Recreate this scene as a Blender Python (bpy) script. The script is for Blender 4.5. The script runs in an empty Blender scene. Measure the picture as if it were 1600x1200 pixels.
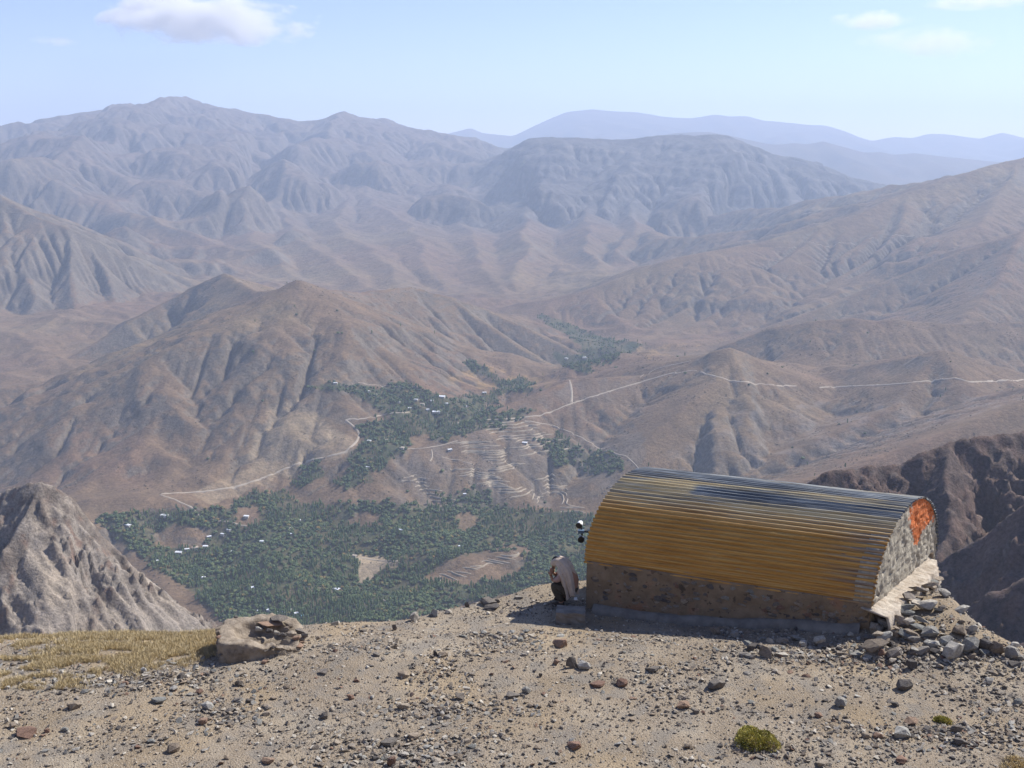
import bpy, bmesh, math, random
import numpy as np
from mathutils import Vector, Matrix

# ------------------------------------------------------------------ camera, sky, sun, exposure
S = bpy.context.scene
F, CZ = 1560.0, 7.8                       # focal length in pixels of the 1600 px photograph; eye height
PITCH = math.radians(13.0)
cam_d = bpy.data.cameras.new('camera'); cam = bpy.data.objects.new('camera', cam_d); S.collection.objects.link(cam)
cam.location = (0, 0, CZ); cam.rotation_euler = (math.pi/2 - PITCH, 0, 0)
cam_d.sensor_width = 36; cam_d.lens = F/1600*36; cam_d.clip_start = .2; cam_d.clip_end = 120000
S.camera = cam
SUN_EL, SUN_AZ = math.radians(43), math.radians(57)      # azimuth clockwise from +Y
W = bpy.data.worlds.new('World'); S.world = W; W.use_nodes = True
nt = W.node_tree; nt.nodes.clear()
sky = nt.nodes.new('ShaderNodeTexSky'); sky.sky_type = 'NISHITA'; sky.sun_disc = False
sky.sun_elevation = SUN_EL; sky.sun_rotation = SUN_AZ; sky.altitude = 2800; sky.air_density = 1.1; sky.dust_density = .8; sky.ozone_density = 3
bg = nt.nodes.new('ShaderNodeBackground'); bg.inputs[1].default_value = 0.10
wo = nt.nodes.new('ShaderNodeOutputWorld')
tint = nt.nodes.new('ShaderNodeMix'); tint.data_type = 'RGBA'; tint.blend_type = 'MULTIPLY'; tint.inputs[0].default_value = 1; tint.inputs[7].default_value = (1.06, .94, 1.04, 1)
nt.links.new(sky.outputs[0], tint.inputs[6]); nt.links.new(tint.outputs[2], bg.inputs[0]); nt.links.new(bg.outputs[0], wo.inputs[0])
sl = bpy.data.lights.new('sun', 'SUN'); sl.energy = 4.7; sl.angle = math.radians(.5); sl.color = (1, .95, .87)
so = bpy.data.objects.new('sun', sl); S.collection.objects.link(so)
SD = Vector((math.sin(SUN_AZ)*math.cos(SUN_EL), math.cos(SUN_AZ)*math.cos(SUN_EL), math.sin(SUN_EL)))
so.rotation_euler = SD.to_track_quat('Z', 'Y').to_euler(); so.location = (20, 5, 40)
S.view_settings.view_transform = 'Standard'; S.view_settings.look = 'None'
S.view_settings.exposure = 0.76; S.view_settings.gamma = 1; S.view_settings.use_curve_mapping = False
S.render.engine = 'CYCLES'
S.cycles.use_denoising = True
S.cycles.max_bounces = 6; S.cycles.volume_bounces = 3; S.cycles.diffuse_bounces = 3
HAZE_DENSITY = 6.3e-5; HAZE_COLOR = (.64, .77, 1.0)

# ------------------------------------------------------------------ helpers
C = S.collection
rnd = random.Random(7)
rng = np.random.default_rng(11)
def tag(o, label=None, cat=None, group=None, kind=None):
    if label: o['label'] = label
    if cat: o['category'] = cat
    if group: o['group'] = group
    if kind: o['kind'] = kind
    return o
def empty(name, loc=(0, 0, 0), rz=0):
    o = bpy.data.objects.new(name, None); C.objects.link(o); o.location = loc; o.rotation_euler.z = rz
    o.empty_display_size = .2
    return o
def link_mesh(name, me, mat=None, parent=None, smooth=False, loc=None):
    o = bpy.data.objects.new(name, me); C.objects.link(o)
    if mat and not me.materials: me.materials.append(mat)
    if smooth: me.polygons.foreach_set('use_smooth', [True]*len(me.polygons))
    if parent: o.parent = parent
    if loc is not None: o.location = loc
    return o
def mesh_np(name, v, f, smooth=True):
    """mesh from arrays; f is (n,3) or (n,4)"""
    v = np.asarray(v, np.float32); f = np.asarray(f, np.int32); k = f.shape[1]
    me = bpy.data.meshes.new(name)
    me.vertices.add(len(v)); me.vertices.foreach_set('co', v.ravel())
    me.loops.add(f.size); me.loops.foreach_set('vertex_index', f.ravel())
    me.polygons.add(len(f)); me.polygons.foreach_set('loop_start', np.arange(0, f.size, k, dtype=np.int32))
    me.polygons.foreach_set('loop_total', np.full(len(f), k, np.int32))
    me.polygons.foreach_set('use_smooth', np.full(len(f), smooth, bool))
    me.update(calc_edges=True)
    return me
def bm_obj(name, bm, mat=None, parent=None, smooth=False, loc=None):
    me = bpy.data.meshes.new(name); bm.to_mesh(me); bm.free()
    return link_mesh(name, me, mat, parent, smooth, loc)
def box(bm, c, s, rz=0, taper=1):
    r = bmesh.ops.create_cube(bm, size=1)
    for v in r['verts']:
        t = taper if v.co.z > 0 else 1
        v.co = Vector((v.co.x*s[0]*t, v.co.y*s[1]*t, v.co.z*s[2]))
        v.co.rotate(Matrix.Rotation(rz, 3, 'Z')); v.co += Vector(c)
    return r['verts']
def tube(bm, pts, rad, n=10, cap=True):
    """round tube through pts with radius per point"""
    rings = []
    if not hasattr(rad, '__len__'): rad = [rad]*len(pts)
    pts = [Vector(p) for p in pts]
    for i, p in enumerate(pts):
        d = (pts[min(i+1, len(pts)-1)] - pts[max(i-1, 0)]).normalized()
        a = d.orthogonal().normalized() if i == 0 else (rings_a - d*rings_a.dot(d)).normalized()
        rings_a = a; b = d.cross(a)
        rings.append([bm.verts.new(p + (a*math.cos(t) + b*math.sin(t))*rad[i]) for t in [2*math.pi*k/n for k in range(n)]])
    for r0, r1 in zip(rings, rings[1:]):
        for k in range(n): bm.faces.new((r0[k], r0[(k+1) % n], r1[(k+1) % n], r1[k]))
    if cap: bm.faces.new(rings[0][::-1]); bm.faces.new(rings[-1])
def ray(px, py):
    u = (px-800)/F; v = (600-py)/F
    return np.array([u, math.cos(PITCH)+v*math.sin(PITCH), -math.sin(PITCH)+v*math.cos(PITCH)])
def at_z(px, py, z):
    d = ray(px, py); return d*(z-CZ)/d[2] + np.array([0, 0, CZ])
def at_y(px, py, y):
    d = ray(px, py); return d*y/d[1] + np.array([0, 0, CZ])
def to_px(x, y, z):
    z = z-CZ; dep = y*math.cos(PITCH)-z*math.sin(PITCH); up = y*math.sin(PITCH)+z*math.cos(PITCH)
    return 800+F*x/dep, 600-F*up/dep
def in_poly(px, py, poly):
    r = np.zeros(px.shape, bool); n = len(poly)
    for i in range(n):
        x0, y0 = poly[i]; x1, y1 = poly[(i+1) % n]
        if y0 == y1: continue
        c = ((y0 > py) != (y1 > py)) & (px < (x1-x0)*(py-y0)/(y1-y0)+x0)
        r ^= c
    return r
_perm = np.random.default_rng(5).permutation(4096).astype(np.int32)
def perlin(x, y, seed=0):
    xi = np.floor(x).astype(np.int32); yi = np.floor(y).astype(np.int32)
    xf = (x-xi).astype(np.float32); yf = (y-yi).astype(np.float32)
    u = xf*xf*xf*(xf*(xf*6-15)+10); v = yf*yf*yf*(yf*(yf*6-15)+10)
    def g(ix, iy, dx, dy):
        h = _perm[(_perm[(ix+seed*131) & 4095] + iy) & 4095]
        a = h.astype(np.float32)*(2*math.pi/4096)
        return np.cos(a)*dx + np.sin(a)*dy
    a = g(xi, yi, xf, yf); b = g(xi+1, yi, xf-1, yf); c = g(xi, yi+1, xf, yf-1); d = g(xi+1, yi+1, xf-1, yf-1)
    return (a+(b-a)*u + ((c+(d-c)*u)-(a+(b-a)*u))*v)*1.5
def fbm(x, y, o=4, seed=0, ridged=False, gain=.5):
    r = 0; a = 1.; t = 0
    for i in range(o):
        n = perlin(x*2**i, y*2**i, seed+i)
        if ridged: n = 1-2*np.abs(n)
        r = r + n*a; t += a; a *= gain
    return r/t
def sstep(a, b, x):
    t = np.clip((x-a)/(b-a), 0, 1); return t*t*(3-2*t)

# ------------------------------------------------------------------ materials
class NT:
    def __init__(s, name, rough=.9, spec=.3):
        s.m = bpy.data.materials.new(name); s.m.use_nodes = True; s.t = s.m.node_tree
        s.b = s.t.nodes['Principled BSDF']; s.b.inputs['Roughness'].default_value = rough
        s.b.inputs['Specular IOR Level'].default_value = spec
    def n(s, typ, **kw):
        nd = s.t.nodes.new(typ)
        for k, v in kw.items():
            if k.startswith('i_'): nd.inputs[k[2:].replace('_', ' ')].default_value = v
            else: setattr(nd, k, v)
        return nd
    def l(s, a, b): s.t.links.new(a, b)
    def coord(s, which='Object'):
        return s.n('ShaderNodeTexCoord').outputs[which]
    def noise(s, scale, detail=4, vec=None, rough=.55, dist=0):
        nd = s.n('ShaderNodeTexNoise'); nd.inputs['Scale'].default_value = scale; nd.inputs['Detail'].default_value = detail
        nd.inputs['Roughness'].default_value = rough; nd.inputs['Distortion'].default_value = dist
        s.l(vec if vec is not None else s.coord(), nd.inputs['Vector']); return nd.outputs['Fac']
    def ramp(s, fac, stops):
        nd = s.n('ShaderNodeValToRGB'); cr = nd.color_ramp
        while len(cr.elements) < len(stops): cr.elements.new(.5)
        for e, (p, c) in zip(cr.elements, stops):
            e.position = p; e.color = (*c, 1) if hasattr(c, '__len__') else (c, c, c, 1)
        s.l(fac, nd.inputs[0]); return nd.outputs[0]
    def mix(s, fac, a, b, mode='MIX'):
        nd = s.n('ShaderNodeMix', data_type='RGBA', blend_type=mode)
        for k, x in ((0, fac), (6, a), (7, b)):
            if hasattr(x, 'links'): s.l(x, nd.inputs[k])
            elif k == 0: nd.inputs[0].default_value = x
            else: nd.inputs[k].default_value = (*x, 1) if hasattr(x, '__len__') else (x, x, x, 1)
        return nd.outputs[2]
    def math(s, op, a, b=0., c=None, clamp=False):
        nd = s.n('ShaderNodeMath', operation=op, use_clamp=clamp)
        for k, x in enumerate((a, b, c)):
            if x is None: continue
            if hasattr(x, 'links'): s.l(x, nd.inputs[k])
            else: nd.inputs[k].default_value = x
        return nd.outputs[0]
    def maprange(s, x, a, b, c=0., d=1.):
        nd = s.n('ShaderNodeMapRange'); nd.interpolation_type = 'SMOOTHSTEP'
        s.l(x, nd.inputs[0])
        for k, v in zip((1, 2, 3, 4), (a, b, c, d)): nd.inputs[k].default_value = v
        return nd.outputs[0]
    def stretch(s, sc, src=None):
        nd = s.n('ShaderNodeMapping'); nd.inputs['Scale'].default_value = sc
        s.l(src if src is not None else s.coord(), nd.inputs[0]); return nd.outputs[0]
    def bump(s, h, strength=.5, dist=.02):
        nd = s.n('ShaderNodeBump'); nd.inputs['Strength'].default_value = strength; nd.inputs['Distance'].default_value = dist
        s.l(h, nd.inputs['Height'])
        if s.b.inputs['Normal'].links: s.l(s.b.inputs['Normal'].links[0].from_socket, nd.inputs['Normal'])
        s.l(nd.outputs[0], s.b.inputs['Normal'])
    def color(s, c):
        if hasattr(c, 'links'): s.l(c, s.b.inputs['Base Color'])
        else: s.b.inputs['Base Color'].default_value = (*c, 1)
    def rand(s): return s.n('ShaderNodeObjectInfo').outputs['Random']

def terrain_mat(name, fine, coarse, bump_d, contrast=.35):
    m = NT(name, 1, .1)
    a = m.n('ShaderNodeAttribute', attribute_name='Col').outputs['Color']
    f1 = m.ramp(m.noise(1/fine, 6, rough=.65), [(.3, 1-contrast), (.7, 1+contrast*.8)])
    f2 = m.ramp(m.noise(1/coarse, 4), [(.3, (1-contrast*.5,)*3), (.7, (1+contrast*.4, 1+contrast*.33, 1+contrast*.25))])
    m.color(m.mix(1, m.mix(1, a, f1, 'MULTIPLY'), f2, 'MULTIPLY'))
    m.bump(m.noise(1/fine, 6, rough=.7), .9, bump_d)
    return m.m
# ------------------------------------------------------------------ the mountains
def P3(px, py, y): return tuple(at_y(px, py, y))
GRID = None     # origin and cell of the current grid
def poly_field(X, Y, pts, reach):
    """distance to a polyline and the crest height at the nearest point"""
    best = np.full(X.shape, 1e9, np.float32); zc = np.full(X.shape, -5000., np.float32); west = np.zeros(X.shape, bool); back = np.zeros(X.shape, bool)
    ny, nx = X.shape; x0, y0, cell = GRID
    for a, b in zip(pts, pts[1:]):
        i0 = max(0, int((min(a[0], b[0])-reach-200-x0)/cell)); i1 = min(nx, int((max(a[0], b[0])+reach+200-x0)/cell)+1)
        j0 = max(0, int((min(a[1], b[1])-reach-200-y0)/cell)); j1 = min(ny, int((max(a[1], b[1])+reach+200-y0)/cell)+1)
        if i1 <= i0 or j1 <= j0: continue
        x = X[j0:j1, i0:i1]-a[0]; y = Y[j0:j1, i0:i1]-a[1]
        dx, dy = b[0]-a[0], b[1]-a[1]; L2 = dx*dx+dy*dy+1e-6
        t = np.clip((x*dx+y*dy)/L2, 0, 1); d = np.hypot(x-t*dx, y-t*dy)
        s = best[j0:j1, i0:i1]; z = zc[j0:j1, i0:i1]; m = d < s
        s[m] = d[m]; z[m] = (a[2]+t*(b[2]-a[2]))[m]; west[j0:j1, i0:i1][m] = (x-t*dx < 0)[m]; back[j0:j1, i0:i1][m] = (y-t*dy > 0)[m]
    return best, zc, west, back
def river_field(X, Y, *lines):
    """distance to the rivers and a smooth floor height"""
    best = np.full(X.shape, 1e9, np.float32); num = 0; den = 0
    for pts in lines:
        for a, b in zip(pts, pts[1:]):
            x = X-a[0]; y = Y-a[1]; dx, dy = b[0]-a[0], b[1]-a[1]
            t = np.clip((x*dx+y*dy)/(dx*dx+dy*dy), 0, 1); d = np.hypot(x-t*dx, y-t*dy).astype(np.float32)
            w = math.hypot(dx, dy)/(d+15)**3; num = num + w*(a[2]+t*(b[2]-a[2])); den = den+w; best = np.minimum(best, d)
    return best, (num/den).astype(np.float32)

RIDGES = []   # (points, slope, reach, slope of the west side)
def ridge(slope, *p, reach=3500, west=None, far=None): RIDGES.append(([P3(*q) for q in p], slope, reach, west or slope, far))
# central massif
ridge(.50, (465,434,3500), (500,447,3650), (560,453,3850), (640,445,4100), (700,460,4150), (760,480,4200), (850,521,4100), (945,570,3960))
ridge(.42, (465,434,3500), (512,500,3300), (500,545,3150), (470,580,3000), (425,605,2900), (400,650,2780), (360,720,2640), (300,775,2530), west=1.2)
ridge(.50, (425,605,2900), (480,630,2900), (530,660,2900), (552,692,2900))
ridge(.55, (425,605,2900), (440,670,2760), (430,730,2640), (380,770,2550), west=.8)
ridge(.5, (465,434,3500), (430,450,3700), (400,452,3900), (350,424,4300), (300,445,4300), (255,470,4250), (200,500,4100), (100,562,3900), (0,605,3700), (-120,650,3600))
ridge(.45, (430,450,3700), (390,480,3680), (300,520,3560), (240,560,3460), (190,640,3160), (150,720,2900))
ridge(.55, (240,560,3460), (140,580,3420), (0,602,3300), (-140,640,3200))
ridge(.6, (140,580,3420), (90,650,3100), (30,730,2850))
ridge(.5, (320,515,3560), (300,590,3200), (265,650,2980), (235,730,2760))
ridge(.45, (560,453,3850), (570,510,3600), (600,560,3450), (620,590,3400))
ridge(.45, (640,445,4100), (680,510,3850), (740,560,3700), (800,590,3680))
ridge(.45, (700,460,4150), (770,510,4000), (850,560,3880))
# right-hand middle ridge
ridge(.38, (505,802,2400), (540,780,2430), (580,750,2490), (640,705,2590), (740,652,2770), (830,612,2940), (890,590,3040), (1000,582,3080), (1080,566,3060), (1110,545,3050), (1142,537,3050), (1170,549,3050), (1205,578,3030), (1262,603,3000), (1330,600,2950), (1400,575,2900), (1440,550,2880), (1470,540,2870), (1510,551,2870), (1600,580,2880), (1760,600,2900), far=.6)
ridge(.34, (1142,543,3050), (1120,590,2860), (1050,650,2680), (960,725,2500), (900,775,2410), (800,850,2260))
ridge(.34, (890,590,3130), (850,660,2860), (770,730,2620), (690,795,2450))
ridge(.36, (1470,547,2870), (1400,630,2620), (1280,680,2520), (1120,760,2380), (1000,850,2200))
ridge(.40, (1700,590,2300), (1600,622,2260), (1500,660,2180), (1400,700,2120), (1290,738,2060), (1180,760,2020), (1050,830,1950), (960,880,1900))
# valley side hump inside the wood
ridge(.25, (540,803,2440), (570,800,2440), (598,808,2430), reach=300)
# slopes right of the far valley
ridge(.34, (1760,205,6600), (1660,225,6550), (1600,243,6500), (1540,257,6350), (1490,274,6200), (1440,296,6000), (1370,324,5800), (1300,344,5650), (1180,377,5450), (1100,391,5300), (1040,405,5200), (980,428,5100), (920,450,5000), (860,465,4950), (810,472,5000))
ridge(.36, (1440,296,6000), (1410,350,5500), (1360,400,5150), (1290,440,4950), (1220,470,4800))
ridge(.36, (1600,243,6500), (1570,300,5800), (1530,350,5200))
ridge(.36, (1300,344,5650), (1230,400,5200), (1130,450,4900), (1040,500,4600), (980,525,4450))
ridge(.36, (1180,377,5450), (1100,420,5150), (1020,460,4900), (940,495,4700))
ridge(.42, (1760,315,4650), (1680,335,4650), (1600,357,4650), (1500,390,4600), (1400,430,4550), (1300,472,4450), (1200,508,4300), (1120,538,4150), (1040,556,4050))
ridge(.40, (1760,500,3500), (1600,503,3500), (1480,505,3500), (1400,500,3500), (1330,498,3520), (1270,500,3550), (1200,512,3600), (1140,535,3600), (1090,560,3600))
ridge(.42, (1600,357,4650), (1560,440,4100), (1500,505,3700))
# left, beyond the massif
ridge(.60, (-200,230,5600), (-60,270,5550), (0,300,5500), (60,335,5400), (110,352,5350), (150,392,5300), (175,450,5100), (183,505,4900), (190,530,4800))
ridge(.62, (0,300,5500), (30,400,5100), (55,460,4850), (20,560,4500), (0,590,4350))
ridge(.62, (110,352,5350), (110,430,5050), (120,490,4750), (85,540,4500))
ridge(.62, (-60,270,5550), (-60,400,5000), (-60,560,4400))
ridge(.42, (120,360,7700), (170,348,7650), (235,333,7500), (290,358,7200), (345,386,6900), (400,420,6500))
ridge(.42, (330,385,6700), (385,388,6550), (415,383,6500), (450,410,6400), (500,437,6250), (545,450,6100))
# big range behind
ridge(.29, (-250,230,13000), (-60,215,13000), (0,205,13000), (32,199,13000), (75,209,13000), (100,189,13000), (145,193,12900), (170,178,12900), (197,157,12900), (222,167,12900), (240,163,12900), (256,172,12900), (276,160,12850), (293,147,12800), (312,159,12800), (335,166,12800), (370,177,12900), (400,183,13000), (450,187,13000), (492,190,13000), (515,181,13000), (540,171,13000), (565,182,13000), (580,189,13000), (600,192,13000), (640,199,13000), (680,205,13100), (735,215,13300), (800,232,13300), reach=9000)
ridge(.29, (195,163,12900), (175,230,11500), (150,290,9500), (110,340,8300), (80,390,7000), reach=9000)
ridge(.29, (293,154,12800), (262,215,11500), (258,265,9900), (320,310,8900), (370,350,7900), (405,385,6900), (470,437,5900), reach=9000)
ridge(.29, (293,154,12800), (350,230,11200), (430,290,9700), (450,350,8000), (520,400,6500), (560,440,5650), reach=9000)
ridge(.29, (400,183,13000), (470,240,11300), (560,290,9800), (640,350,8000), (650,400,6500), (700,448,5650), reach=9000)
ridge(.29, (540,176,13000), (562,205,12500), (605,240,11900), (650,280,11200), (700,302,10400), (720,350,8200), (740,400,6600), (785,452,5550), reach=9000)
ridge(.29, (150,290,9800), (60,330,8400), (20,380,7000), reach=9000)
ridge(.29, (560,290,9800), (540,350,8000), (590,400,6500), (620,440,5650), reach=9000)
# stratified range
ridge(.42, (690,300,10300), (740,262,10400), (790,228,10500), (822,216,10500), (860,212,10500), (905,213,10500), (960,217,10450), (1000,215,10400), (1040,209,10300), (1085,209,10300), (1112,207,10300), (1160,217,10300), (1185,226,10200), (1240,250,10000), (1320,277,9700), (1370,297,9500), (1450,330,9300), reach=5000)
ridge(.46, (860,212,10500), (850,290,9500), (830,320,8600), (815,380,6900), (800,440,5700), reach=5000)
ridge(.46, (905,213,10500), (925,300,9300), (930,360,7400), (920,410,6400), reach=5000)
ridge(.46, (1040,209,10300), (1010,270,9600), (990,330,8300), (980,390,6800), reach=5000)
ridge(.46, (1112,207,10300), (1120,280,9500), (1110,340,8800), (1100,385,8100), reach=5000)
ridge(.46, (1185,226,10200), (1220,290,9300), (1230,340,8700), reach=5000)
# the mountain we stand on, falling to the valley
RIDGES.append(([(0, -800, -20.), (0, -200, -18.), (20, 10, -16.), (600, 40, -40.), (1500, 300, -150.)], .86, 4000, .86, None))
RIDGES.append(([(0, -200, -18.), (-500, 100, -60.), (-1200, 300, -180.)], .82, 4000, .82, None))
RIVER = [at_z(-900,1100,-905), at_z(-200,850,-905), at_z(60,770,-904), at_z(250,900,-903), at_z(430,900,-903), at_z(520,800,-885), at_z(565,740,-876), at_z(600,690,-862), at_z(655,645,-850), at_z(760,603,-832), at_z(880,578,-815), at_z(950,548,-798), at_z(900,508,-780), at_z(850,495,-772), at_z(790,464,-762), at_z(700,445,-755), at_z(500,440,-745), at_z(250,450,-740)]
RIVER2 = [at_z(430,900,-903), at_z(600,930,-903), at_z(760,960,-903), at_z(1100,1100,-905)]

def erode(h, cell, iters, k, m=.45, fix=None, diff=.06, talus=None):
    ny, nx = h.shape; N = ny*nx; idx = np.arange(N).reshape(ny, nx)
    offs = [(-1,-1),(-1,0),(-1,1),(0,-1),(0,1),(1,-1),(1,0),(1,1)]
    border = np.zeros((ny, nx), bool); border[0] = border[-1] = True; border[:, 0] = border[:, -1] = True
    if fix is not None: border |= fix
    A = None
    for it in range(iters):
        best = np.zeros((ny-2, nx-2), np.float32); rc = idx[1:-1, 1:-1].copy(); c = h[1:-1, 1:-1]
        for dj, di in offs:
            L = cell*(1.41421 if dj and di else 1)
            s = (c-h[1+dj:ny-1+dj, 1+di:nx-1+di])/L
            mk = s > best; best[mk] = s[mk]; rc[mk] = idx[1+dj:ny-1+dj, 1+di:nx-1+di][mk]
        r = idx.copy(); r[1:-1, 1:-1] = rc; r[border] = idx[border]; r = r.ravel()
        # depth below the outlet by pointer doubling
        p = r.copy(); depth = (p != np.arange(N)).astype(np.int32)
        while True:
            nd = depth + depth[p]; np_ = p[p]
            if np.array_equal(np_, p): break
            depth = nd; p = np_
        order = np.argsort(depth, kind='stable'); ds = depth[order]
        bounds = np.searchsorted(ds, np.arange(ds[-1]+2))
        area = np.ones(N, np.float64)
        lev = [order[bounds[i]:bounds[i+1]] for i in range(len(bounds)-1)]
        for q in lev[:0:-1]: np.add.at(area, r[q], area[q])
        hf = h.ravel().astype(np.float64)
        f = k*(area**m)
        for q in lev[1:]:
            hf[q] = (hf[q] + f[q]*hf[r[q]])/(1+f[q])
        h = hf.reshape(ny, nx).astype(np.float32); A = area.reshape(ny, nx)
        # fill one-cell pits and creep
        nb = np.minimum.reduce([h[1+dj:ny-1+dj, 1+di:nx-1+di] for dj, di in offs])
        c = h[1:-1, 1:-1]; c = np.where(c < nb, nb+.02, c)
        lap = h[:-2, 1:-1]+h[2:, 1:-1]+h[1:-1, :-2]+h[1:-1, 2:]-4*c
        h[1:-1, 1:-1] = c + diff*lap
    return h, A
def bilinear(h, x0, y0, cell, X, Y):
    fx = np.clip((X-x0)/cell, 0, h.shape[1]-1.001); fy = np.clip((Y-y0)/cell, 0, h.shape[0]-1.001)
    i = fx.astype(np.int32); j = fy.astype(np.int32); u = fx-i; v = fy-j
    return (h[j, i]*(1-u)+h[j, i+1]*u)*(1-v) + (h[j+1, i]*(1-u)+h[j+1, i+1]*u)*v
def raise_ridges(X, Y, base, ridges, warp=0., ws=500., vary=.25):
    if warp:
        X2 = X+warp*perlin(X/ws, Y/ws, 3); Y2 = Y+warp*perlin(X/ws, Y/ws, 4)
    h = base.copy(); near = np.full(X.shape, 1e9, np.float32)
    for pts, s, reach, ws_, far_ in ridges:
        d, zc, wst, bck = poly_field(X, Y, pts, reach)
        sv = (np.where(bck, far_, s) if far_ else np.where(wst, ws_, s))*(1+vary*perlin(X/700, Y/700, 8))
        if s > .5: sv = np.maximum(sv, s*.85)
        hr = zc - sv*d*(1-.35*d/(d+900.)) - 0
        m = hr > h; near = np.where(m, np.minimum(d, near), near); h = np.maximum(h, hr)
    return h, near
def grid_axes(x0, x1, y0, y1, cell):
    global GRID; GRID = (x0, y0, cell)
    x = np.arange(x0, x1+.1, cell, dtype=np.float32); y = np.arange(y0, y1+.1, cell, dtype=np.float32)
    return np.meshgrid(x, y)
def grid_mesh(name, X, Y, H, keep, col, mat):
    ny, nx = X.shape; idx = np.arange(ny*nx).reshape(ny, nx)
    kf = keep[:-1, :-1] & keep[1:, 1:] & keep[1:, :-1] & keep[:-1, 1:]
    f = np.stack([idx[:-1, :-1][kf], idx[:-1, 1:][kf], idx[1:, 1:][kf], idx[1:, :-1][kf]], 1)
    used = np.zeros(ny*nx, bool); used[f.ravel()] = True; new = np.cumsum(used)-1
    v = np.stack([X.ravel(), Y.ravel(), H.ravel()], 1)[used]
    me = mesh_np(name, v, new[f])
    at = me.color_attributes.new('Col', 'FLOAT_COLOR', 'POINT')
    c = np.ones((used.sum(), 4), np.float32); c[:, :3] = col.reshape(-1, 3)[used]
    at.data.foreach_set('color', c.ravel())
    o = link_mesh(name, me, mat); tag(o, kind='structure'); return o
def lerp3(a, b, t): return a*(1-t[..., None]) + np.asarray(b)*t[..., None]
def rock_colour(X, Y, H, A, cell, rocky=0.):
    """ground colours: ochre earth, rose and grey rock bands, pale scree in the gullies"""
    gy, gx = np.gradient(H, cell); sl = np.hypot(gx, gy)
    sh = X.shape; c = np.ones(sh+(3,), np.float32)*np.array([.30, .225, .165])
    n1 = fbm(X/900, Y/900, 4, 21); n2 = fbm(X/260, Y/260, 4, 22); n3 = fbm(X/90, Y/90, 3, 23)
    c = lerp3(c, [.31, .215, .165], sstep(.0, .35, n1+.3*n2)*.7)
    c = lerp3(c, [.36, .29, .20], sstep(.05, .5, -n1+.4*n2)*.75)
    c = lerp3(c, [.27, .255, .24], sstep(.45, .8, sl+.25*n2+rocky)*.8)
    la = np.log2(np.maximum(A, 1))
    c = lerp3(c, [.42, .38, .33], sstep(3, 6, la+2*n3)*sstep(.25, .5, sl)*.30*sstep(-.1, .3, n2+n1*.5))
    c = lerp3(c, [.19, .15, .12], sstep(.15, .5, n3+.5*n2)*.45)
    return c*np.array([.54,.50,.43]), sl

# coarse grid: everything out to 14.5 km
X, Y = grid_axes(-8800, 8800, -200, 14600, 20.)
dr, zr = river_field(X, Y, RIVER, RIVER2)
base = zr + .035*np.maximum(dr-60, 0)*(dr < 1e8)
base = np.minimum(base, -735.) + sstep(5500, 7500, Y)*(80*fbm(X/1100, Y/1100, 4, 7, True)) + 10*fbm(X/400, Y/400, 3, 2)*sstep(60, 300, dr)
wq = sstep(5000, 7000, Y)
H, near = raise_ridges(X+wq*(120*perlin(X/900, Y/900, 3)+60*perlin(X/300, Y/300, 5)), Y+wq*(120*perlin(X/900, Y/900, 4)+60*perlin(X/300, Y/300, 6)), base.astype(np.float32), RIDGES)
amp = sstep(30, 500, np.minimum(near, 3000))
H += amp*(44*fbm(X/520, Y/520, 4, 31, True)-10 + 10*fbm(X/120, Y/120, 3, 35)) + 5*fbm(X/90, Y/90, 2, 37)
far_amp = sstep(6500, 9000, Y); H += far_amp*(amp*75*fbm(X/900, Y/900, 4, 41, True) + 14*fbm(X/200, Y/200, 3, 43)) + sstep(5000, 6000, Y)*amp*(16*fbm(X/230, Y/230, 4, 45, True)+7*fbm(X/70, Y/70, 3, 46, True))
H += sstep(8500, 9500, Y)*np.exp(-near/150)*22*fbm(X/230, Y/230, 4, 47)
H0 = H.copy(); H, A = erode(H, 20., 16, .044, diff=.008)
wm = sstep(5600, 4700, Y); H = H*(1-.62*wm) + H0*.62*wm
col, sl = rock_colour(X, Y, H, A, 20.)
# strata on the stratified range
st = np.sin(H/16.+.006*X+2*fbm(X/600, Y/600, 2, 51)); rng_m = sstep(7600, 8600, Y)*sstep(-900, 200, X)*sstep(4800, 3800, X)
col = lerp3(col, [.11, .108, .115], rng_m*.8); col = lerp3(col, [.21, .19, .18], rng_m*sstep(.3, .9, st)*sstep(.45, .8, sl)*.7)
H += rng_m*sstep(.4, .8, sl)*8*np.sign(st)*np.abs(st)**.5
lo = sstep(7000, 9500, Y)*(1-rng_m); col = lerp3(col, [.185, .15, .145], lo*.5)
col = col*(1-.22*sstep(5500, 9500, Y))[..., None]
H1, X1, Y1, A1 = H, X, Y, A
MX0, MX1, MY0, MY1 = -3000., 3600., 1720., 5400.
inM = (X > MX0-1) & (X < MX1+1) & (Y > MY0-1) & (Y < MY1+1)
wedge = np.abs(X) < np.maximum(Y, 0)*.66+500
inner = (X > MX0+19) & (X < MX1-19) & (Y > MY0+19) & (Y < MY1-19)
m_far = terrain_mat('distant_slopes', 38., 260., 12., .34)
grid_mesh('mountains', X, Y, H, wedge & ~inner, col, m_far)

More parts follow.
